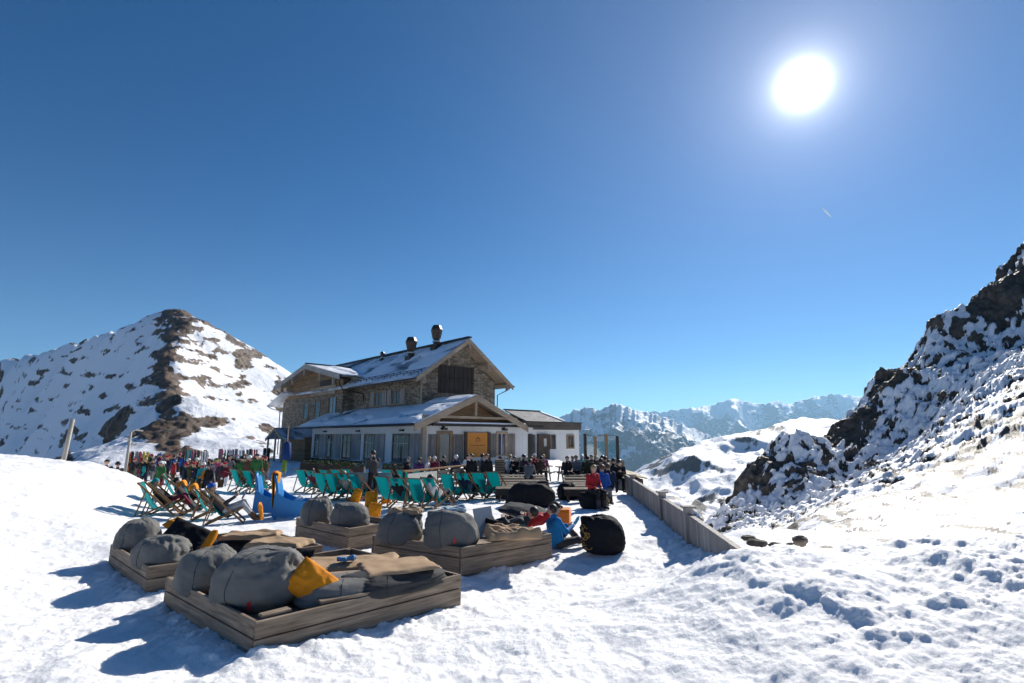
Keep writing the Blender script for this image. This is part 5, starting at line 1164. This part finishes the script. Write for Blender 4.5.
# ================================================================== fence, benches, racks, crowd
W_fence=wood('pale_weathered_fence_boards',(.27,.245,.225),(.46,.42,.39),axis=2,scale=.8,plank=(0,.13))
W_rail=wood('orange_brown_rail',(.26,.13,.05),(.42,.23,.10),axis=0,scale=1)
def at_line(A,B,t): return A+(B-A)*t
FA2=Vector((FA.x,FA.y,0)); FB2=Vector((FB.x,FB.y,0)); dF=(FB2-FA2).normalized(); fa=math.atan2(dF.y,dF.x)
A0=FA2-dF*.25; LF=(FB2-A0).length+1.2
fn=thing('wooden_fence','pale weathered board fence with three capped posts along the right terrace edge','fence',A0,fa)
ht=lambda s:.70-.05*ss(3.6,0,s)
posts=[.25+(Vector((G(697,0,.70).x,0,0)).length*0)+3.0,6.1,12.0]
for i,(a,b) in enumerate(zip([0]+[p+.09 for p in posts],[p-.09 for p in posts]+[LF])):
    h0,h1=float(ht(a)),float(ht(b)); mb=MB(); mb.hexa([(a,-.02,-1.0),(b,-.02,-1.0),(b,.02,-1.0),(a,.02,-1.0)],[(a,-.02,h0),(b,-.02,h1),(b,.02,h1),(a,.02,h0)]); mb.build('board_panel',W_fence,fn)
    mb=MB(); mb.hexa([(a,-.05,h0+.002),(b,-.05,h1+.002),(b,.05,h1+.002),(a,.05,h0+.002)],[(a,-.05,h0+.035),(b,-.05,h1+.035),(b,.05,h1+.035),(a,.05,h0+.035)]); mb.build('cap_board',W_fence,fn)
for p in posts[:]:
    h=float(ht(p)); po_=MB().box(p-.085,p+.085,-.085,.085,-1,h+.14).build('post',W_fence,fn); MB().box(p-.14,p+.14,-.14,.14,h+.142,h+.185).build('post_cap',W_fence,po_,bevel=.01)
# rocks showing through the snow by the fence end
M_rock=mat('dark_schist_rock',(.06,.052,.045),.9,noise=(5,.8,(.15,.125,.10)),bump=(7,.9,.06))
def rock_mesh(w_,d_,h_,seed,n=40):
    th=np.linspace(0,2*np.pi,n,endpoint=False); ph=np.linspace(0,np.pi,n//2+1); T,Ph=np.meshgrid(th,ph,indexing='ij')
    dx=np.sin(Ph)*np.cos(T);dy=np.sin(Ph)*np.sin(T);dz=np.cos(Ph)
    r=1+.35*n3(dx*1.3+seed,dy*1.3,dz*1.3)+.2*np.abs(n3(dx*3+seed,dy*3,dz*5))+.08*n3(dx*8,dy*8+seed,dz*9); r=np.round(r*9)/9*.6+r*.4
    V=np.stack([dx*r*w_/2,dy*r*d_/2,dz*r*h_/2],-1).reshape(-1,3); m=n//2+1; i=np.arange(n)[:,None]; j=np.arange(m-1)[None]; a0=i*m+j; b0=((i+1)%n)*m+j
    return npmesh('rock',V,np.stack([a0,a0+1,b0+1,b0],-1).reshape(-1,4))
for i,(px,py,w_,h_,l) in enumerate(((757,541,.55,.14,'flat dark rock poking out of the snow right of the fence end'),(775,543,.35,.10,'small low rock between the flat rock and the pointed rock'),(800,539,.42,.20,'pointed dark rock farthest right of the fence end'),(790,543,.2,.08,'small stone in the snow beside the pointed rock'),(748,536,.4,.1,'thin rock edge directly behind the fence end'))):
    p=P(px,py,FA.y+1.0+.2*(i%3)); o=link('rock',rock_mesh(w_*.55,w_*.45,h_*.85,i*3.3+1),M_rock); o.location=p-Vector((0,0,.03)); tag(o,l,'rock',group='rocks in the snow by the fence')
# ---------------- benches
W_bench=wood('pale_bench_planks',(.24,.19,.14),(.44,.36,.27),axis=0,scale=1)  # pale plank wood for benches, tables and slats
def bench(a,b,y,label,g):
    cx=(a+b)/2; L=b-a; t=thing('wooden_bench',label,'bench',(cx,y,gz0(cx,y)),0,g)
    for k in range(3): MB().box(-L/2,L/2,-.2+.15*k,-.07+.15*k,.43+.01*k,.465+.01*k).build('seat_plank',W_bench,t)
    MB().box(-L/2,L/2,-.235,-.21,(.22 if y<19.5 else .0),.425).build('dark_gap_board',W_dark,t)  # added board, its dark colour stands for the shaded gaps between bench rows
    for x in (-L/2+.15,0,L/2-.15): MB().box(x-.03,x+.03,-.19,.25,0,.425).build('leg',W_dark,t); None
rowsY=[18.8,19.8,20.9,22.1,23.5,25.0]
names=['nearest','second','third','fourth','fifth','farthest']
for i,y in enumerate(rowsY):
    f=lambda px:(px-512)/518.7*y
    bench(f(496),f(546-i*.3),y,'%s wooden bench left of the snowy aisle'%names[i],'benches left of the snowy aisle')
    bench(f(563),f(602-2*i),y,'%s wooden bench right of the snowy aisle'%names[i],'benches right of the snowy aisle')
# ---------------- railing with a pale banner before the hut
RA=Vector((-4.15,20.2,0)); RB=Vector((-1.7,25.3,0)); dR=(RB-RA); LR=dR.length; ra=math.atan2(dR.y,dR.x)
rl=thing('terrace_railing','wooden terrace railing with a sunlit orange brown handrail in front of the hut','railing',RA,ra)
MB().box(-.05,LR,-.09,.09,.93,.985).build('handrail',W_rail,rl)
for i in range(6): MB().box(i*LR/5-.04,i*LR/5+.04,-.04,.04,-.2,.928).build('post',W_dark,rl)
for k in range(4): MB().box(LR*.42,LR,.045,.07,.15+.19*k,.28+.19*k).build('slat',W_bench,rl)
MB().box(.15,LR*.38,-.08,-.05,.28,.86).build('banner',mat('cream_banner',(.66,.63,.55),.7),rl)
bx=MB(); bx.box(-.9,.9,-.02,.02,.1,.9); o=bx.build('wind_screen',mat('pale_blue_glass_screen',(.16,.27,.33),.2,spec=.7)); q=on(397,486); o.location=(q.x,20.5,0); tag(o,'pale blue glass screen left of the railing, behind the deck chairs','screen')
sl_=thing('slatted_bin','tall light slatted wooden bin at the left end of the benches','bin',((500-512)/518.7*26,26,0))
for k in range(9): MB().box(-.24,.24,-.3,-.27,.08+.12*k,.16+.12*k).build('slat',W_bench,sl_)
MB().box(-.24,.24,-.26,.3,.0,1.15).build('bin_body',W_dark,sl_)
# flower boxes along the long wall
M_leaf=mat('planter_leaves',(.04,.09,.02),.7); M_fl=mat('dry_red_flowers',(.2,.03,.03),.8)
def flowerbox(x,y,rz,L,label):
    t=thing('flower_box',label,'flower box',(x,y,gz0(x,y)),rz,'dark flower boxes before the hut'); MB().box(-L/2,L/2,-.2,.2,.35,.8).build('box',W_dark,t); MB().box(-L/2+.1,L/2-.1,-.12,.12,0,.35).build('stand',W_dark,t)
    r=np.random.RandomState(int(x*10)%97+5); mb=MB()
    for k in range(420):
        c=Vector((r.uniform(-L/2,L/2),r.uniform(-.17,.17),.78+r.uniform(0,.2))); a=Vector(r.normal(size=3)).normalized()*.05; b=a.orthogonal().normalized()*.03; mb.add([c-a,c+b,c+a,c-b],[(0,1,2,3)],0 if k%6 else 1)
    mb.build('plants',[M_leaf,M_fl],t)
for px,Y,L,l in ((322,31,2.2,'first dark flower box from the left before the long wall'),(338,30,2.0,'second dark flower box from the left before the long wall'),(352,28.5,1.6,'third dark flower box, left of the photographer'),(398,27.5,1.5,'dark flower box right of the photographer'),(520,33,2.6,'long dark flower box under the white front wall')):
    flowerbox((px-512)/518.7*Y,Y,R_(0 if px<500 else 10),L,l)
# ---------------- glass windbreak on its deck at the right end of the hut
WY=46.
wbx=lambda px:(px-512)/518.7*WY
wb=thing('glass_windbreak','glass windbreak with four dark posts at the right end of the hut','windbreak',(wbx(600),WY,0))
M_tint=bpy.data.materials.new('clear_blue_glass'); M_tint.use_nodes=True
_t=M_tint.node_tree; _t.nodes.clear(); _o=_t.nodes.new('ShaderNodeOutputMaterial'); _m=_t.nodes.new('ShaderNodeMixShader'); _g=_t.nodes.new('ShaderNodeBsdfGlossy'); _tr=_t.nodes.new('ShaderNodeBsdfTransparent'); _tr.inputs[0].default_value=(.62,.78,.84,1); _g.inputs['Roughness'].default_value=.05; _m.inputs[0].default_value=.12
_t.links.new(_tr.outputs[0],_m.inputs[1]); _t.links.new(_g.outputs[0],_m.inputs[2]); _t.links.new(_m.outputs[0],_o.inputs[0])
pxs=[585,595,606,617]
for i,px in enumerate(pxs):
    x=wbx(px)-wbx(600); MB().box(x-.12,x+.12,-.12,.12,-.3,2.5 if i%2==0 else 2.3).build('post',W_dark if i in(0,3) else M_frame,wb)
    if i<3: x2=wbx(pxs[i+1])-wbx(600); MB().box(x+.13,x2-.13,-.012,.012,.35,2.35).build('glass_panel',M_tint,wb); MB().box(x+.13,x2-.13,-.04,.04,2.352,2.40).build('top_rail',M_metal,wb)
MB().box(wbx(583)-wbx(600),wbx(622)-wbx(600),-.6,.5,-2.5,.25).build('plank_base',wood('grey_plank_base',(.12,.10,.085),(.22,.19,.16),axis=0,plank=(2,.2)),wb)
lr=thing('lean_to_roof','small sunlit plank roof sloping down below the glass windbreak','roof',((616-512)/518.7*33,33,0))
mb=MB(); mb.hexa([(-.8,-2.2,.20),(1.2,-2.6,-.15),(1.6,2.4,-.15),(-.9,2.4,.42)],[(-.8,-2.2,.27),(1.2,-2.6,-.08),(1.6,2.4,-.08),(-.9,2.4,.5)]); mb.build('roof_boards',wood('golden_roof_boards',(.30,.22,.10),(.50,.42,.26),axis=1,plank=(0,.18)),lr)
MB().box(-.7,1.1,-2,2,-3,-.2).build('roof_support',W_dark,lr)
# ---------------- poles and fence posts on the left
def pole(px,py,pxt,pyt,Y,r,label,m=None,name='wooden_pole'):
    a=P(px,py,Y); b=P(pxt,pyt,Y); o=MB().tube([a-Vector((0,0,1.0)),a,b],[r,r,r*.8],10).build(name,m or W_beam,None,smooth=True); return tag(o,label,'pole')
W_pole=wood('bleached_pole_wood',(.33,.30,.26),(.55,.51,.46),axis=2)
pole(63,462,73,419,24,.10,'thick bleached pole leaning right behind the snow bank',W_pole)
lp_=pole(125,473,131,432,26,.07,'thin lamp pole with a bent arm, right of the thick pole',W_pole,'lamp_pole')
a=P(131,432,26); b=P(143,431,26.5); MB().tube([a,a+(b-a)*.4+Vector((0,0,.08)),b],.04,8).build('lamp_arm',W_pole,lp_)
for i,(px,pt,Y) in enumerate(((207,450,42),(222,449,42),(238,449,43),(252,449,44),(266,448,45),(270,448,46),(258,454,43),(231,455,41))):
    x=(px-512)/518.7*Y; z=P(px,pt,Y).z; o=MB().box(x-.09,x+.09,Y-.09,Y+.09,gz0(x,Y)-.3,z).build('fence_post',W_dark); tag(o,'dark fence post, %s from the left of those beyond the crowd'%ordn[[0,1,3,4,6,7,5,2][i]],'fence post',group='dark posts beyond the crowd')
# ---------------- skis
SKC=['red','white','black','blue','orange','yellow','teal','grey','pink','green']
def ski(loc,rz,tilt,colr,label):
    t=thing('ski_pair',label,'skis',loc,rz,'skis standing in the racks'); t.rotation_euler=(R_(tilt),R_(tilt*.4),rz)
    for s in (-1,1):
        mb=MB(); prof=[(0,0,.045),(.15,.0,.052),(.8,.02,.04),(1.4,.03,.05),(1.62,.02,.055),(1.72,-.04,.03)]
        v=[(s*.06-w_,s*.03+y+s*.03*z_,z_) for z_,y,w_ in prof]+[(s*.06+w_,s*.03+y+s*.03*z_,z_) for z_,y,w_ in prof]; n=len(prof)
        mb.add(v,[(i,i+1,n+i+1,n+i) for i in range(n-1)]); o=mb.build('ski',mat('ski_'+colr,CL[colr],.3),t); m=o.modifiers.new('t','SOLIDIFY'); m.thickness=.02
        MB().box(s*.06-.04,s*.06+.04,s*.03-.05,s*.03+.05,.72,.95).build('binding',M_black,o)
def rack(px0,px1,Y,label):
    x0=(px0-512)/518.7*Y; x1=(px1-512)/518.7*Y; z=gz0((x0+x1)/2,Y); t=thing('ski_rack',label,'ski rack',((x0+x1)/2,Y,z),0,'wooden ski racks'); L=(x1-x0)/2
    MB().box(-L,L,-.05,.05,.95,1.05).build('top_bar',W_rail,t); MB().box(-L,L,-.35,-.27,.25,.33).build('lower_bar',W_rail,t)
    for x in (-L,L): MB().beam((x,-.5,-.05),(x,.0,1.0),.08,.08).build('post',W_dark,t); MB().beam((x,.45,-.05),(x,.0,1.0),.08,.08).build('post',W_dark,t)
racks=[(133,156,34,'ski rack nearest the thin lamp pole'),(190,214,36,'ski rack in the middle of the crowd'),(224,262,38,'ski rack nearest the hut')]
k=0
for px0,px1,Y,l in racks:
    rack(px0,px1,Y,l); n=int((px1-px0)/2.9)
    for i in range(n):
        x=((px0+1+i*2.9)-512)/518.7*Y; c=rnd.choice(SKC+['black','grey','white','black','black','navy','dark grey','black','navy']); k+=1
        ski(Vector((x,Y-.35,gz0(x,Y)+.02)),rnd.uniform(-.4,.4),rnd.uniform(-14,-6),c,'%s skis, %s in the %s'%(c,(ordn+['eleventh','twelfth','thirteenth','fourteenth'])[i],l))
# ---------------- crowd
JC=['black','black','navy','dark grey','black','brown','black','navy','black','dark grey','burgundy','white','red','purple','navy','green','blue','brown','black','teal','grey','olive','orange','dark grey','pink']
TC=['black','dark grey','black','navy','grey','burgundy','brown','white','black','olive']
crowd=[]
r=random.Random(11)
for i in range(56):
    px=134+i*2.45+r.uniform(-1.2,1.2); Y=r.choice([27,29,31,33,37,40]); 
    if px<150: Y=max(Y,30)
    crowd.append((px,Y))
crowd.sort()
poses=['stand','stand_hip','stand_reach','walk','stand','stand_phone']
used=set()
heads=[('hair','dark'),('helmet','black'),('beanie','navy'),('hair','brown'),('helmet','white'),('beanie','red'),('hair','blond'),('helmet','red'),('beanie','green'),('helmet','blue')]
def hdesc(h): return {'hair':h[1]+' hair','beanie':h[1]+' beanie','helmet':h[1]+' helmet'}[h[0]]
for i,(px,Y) in enumerate(crowd):
    x=(px-512)/518.7*Y; 
    for _ in range(40):
        j=r.choice(JC);t_=r.choice(TC);h=r.choice(heads)
        if (j,t_,h) not in used: used.add((j,t_,h)); break
    z=gz0(x,Y)
    side='left' if px<175 else ('middle' if px<215 else 'right')
    person(r.choice(poses),(x,Y,z-.35),r.uniform(-180,180),j,t_,'person standing in the %s of the crowd: %s jacket, %s trousers, %s'%(side,j,t_,hdesc(h)),h,glove='black' if i%2 else None,group='people standing by the ski racks',sc_=r.uniform(.93,1.05))
# two people on the far side of the snow bank
q=P(106,470,24); person('walk',(q.x,24,q.z-1.3),150,'black','teal','person in a black jacket behind the left snow bank, turned away',('beanie','black'),glove='black')
q=P(117,474,25); person('stand',(q.x,25,q.z-1.2),-60,'dark grey','teal','person in teal trousers behind the left snow bank beside the lamp pole',('helmet','black'),glove='black')
# benches and tables: seated people
def seated(px,Y,face,j,t_,l,h,pose='sit',dz=0): 
    x=(px-512)/518.7*Y; person(pose,(x,Y,gz0(x,Y)+dz),face,j,t_,l,h)
SL=[(503,27,-150,'navy','black','beanie','navy'),(509,27.3,30,'white','dark grey','hair','blond'),(516,26.8,200,'black','black','hair','dark'),(523,27.6,20,'dark grey','navy','helmet','black'),(530,27,170,'burgundy','black','hair','brown'),(534,28.5,10,'red','grey','beanie','white'),(538,26.6,40,'brown','black','hair','dark'),(543,27.8,180,'pink','black','hair','blond'),
    (528,23.2,20,'grey','black','hair','dark')]
for i,(px,Y,f_,j,t_,hk,hc) in enumerate(SL): seated(px,Y,f_,j,t_,'person seated behind the left benches, %s from left: %s jacket, %s %s'%(ordn[i],j,hc,hk),(hk,hc),'sit' if i%2 else 'sit_lean')
SR=[(566,25.5,160,'black','black','hair','dark'),(571,27.5,20,'navy','black','hair','blond'),(576,26.2,200,'grey','black','beanie','grey'),(581,27.8,10,'teal','black','helmet','white'),(586,26,30,'olive','black','hair','dark'),(591,28,190,'black','grey','hair','brown'),(595,25.4,20,'brown','black','hair','blond'),(600,27,170,'black','burgundy','helmet','black'),(604,24.3,30,'dark grey','black','hair','dark'),(608,26,200,'burgundy','black','beanie','black'),
    (612,23,30,'black','navy','hair','dark'),(618,22,190,'black','black','helmet','black'),(600,22.2,10,'navy','black','hair','dark')]
nth=ordn+['eleventh','twelfth','thirteenth']
for i,(px,Y,f_,j,t_,hk,hc) in enumerate(SR): seated(px,Y,f_,j,t_,'person seated behind the right benches, %s from left: %s jacket, %s %s'%(nth[i],j,hc,hk),(hk,hc),'sit_lean' if i%2 else 'sit')
seated(591,17.0,150,'red','black','person in a bright red jacket sitting behind the golden print bag',('hair','blond'))
seated(600,17.5,30,'blue','grey','person in a blue jacket beside the one in bright red',('hair','brown'))
seated(608,18.0,-20,'navy','white','person in navy with white trousers behind the one in blue',('hair','brown'))
def picnic(px,Y,label):
    x=(px-512)/518.7*Y; t=thing('picnic_table',label,'table',(x,Y,gz0(x,Y)),R_(8),'tables behind the benches')
    for k in range(4): MB().box(-1.0,1.0,-.36+.19*k,-.19+.19*k,.72,.76).build('top_plank',W_bench,t)
    for s in (-1,1): MB().box(-1,1,s*.65-.13,s*.65+.13,.43,.47).build('bench_plank',W_bench,t); MB().beam((s*.8,-.75,.42),(s*.8,.75,.42),.05,.08).build('cross_bar',W_dark,t); MB().beam((s*.8,-.6,0),(s*.8,-.2,.72),.05,.1).build('leg',W_dark,t); MB().beam((s*.8,.6,0),(s*.8,.2,.72),.05,.1).build('leg',W_dark,t)
picnic(512,27.9,'picnic table behind the left benches, by the slatted bin'); picnic(533,27.9,'picnic table behind the left benches, next to the aisle'); picnic(575,26.9,'picnic table behind the right benches, next to the aisle'); picnic(598,26.4,'picnic table behind the right benches, towards the fence')
# people between railing and hut
HP=[(472,24,'black','black','hair','dark',-160),(482,24.5,'grey','black','hair','dark',40),(487,23.8,'black','dark grey','hair','brown',170),(428,27,'white','black','hair','blond',90),(420,26,'purple','black','hair','dark',0),(436,27,'burgundy','black','beanie','white',200),(443,28,'black','grey','hair','dark',40),(456,28.5,'navy','black','helmet','white',10),(408,27,'black','navy','beanie','grey',120),(468,29,'white','black','hair','dark',160)]
for i,(px,Y,j,t_,hk,hc,f_) in enumerate(HP):
    x=(px-512)/518.7*Y; st=i<3
    person('walk' if i==1 else ('stand' if st else 'sit'),(x,Y,gz0(x,Y)-(.25 if st else 0)),f_,j,t_,('person standing by the end of the railing: %s jacket, %s %s' if st else 'person sitting behind the railing: %s jacket, %s %s')%(j,hc,hk),(hk,hc))
fg=thing('parasol_stand','closed blue umbrella with a yellow green foot before the porch','parasol',((288-512)/518.7*30,30,0))
MB().tube([(0,0,0),(0,0,2.9)],.035,8).build('pole',W_beam,fg); MB().tube([(0,0,.95),(0,0,1.3),(0,0,1.9),(0,0,2.0)],[.22,.25,.2,.04],12).build('canopy',cloth('fabric_deep_blue',(.008,.04,.16)),fg,smooth=True); MB().tube([(-.08,0,.3),(-.08,0,.94)],.12,10).build('base_bag',cloth('fabric_lime',(.14,.24,.02)),fg)
# contrail, high and far
a=P(821,206,14000); b=P(831,217,14000); o=MB().tube([a,a.lerp(b,.5),b],[6,30,10],8).build('contrail',mat('ice_cloud_white',(.9,.9,.9),1),None,smooth=True); tag(o,'short white aircraft trail in the sky below the sun','contrail')
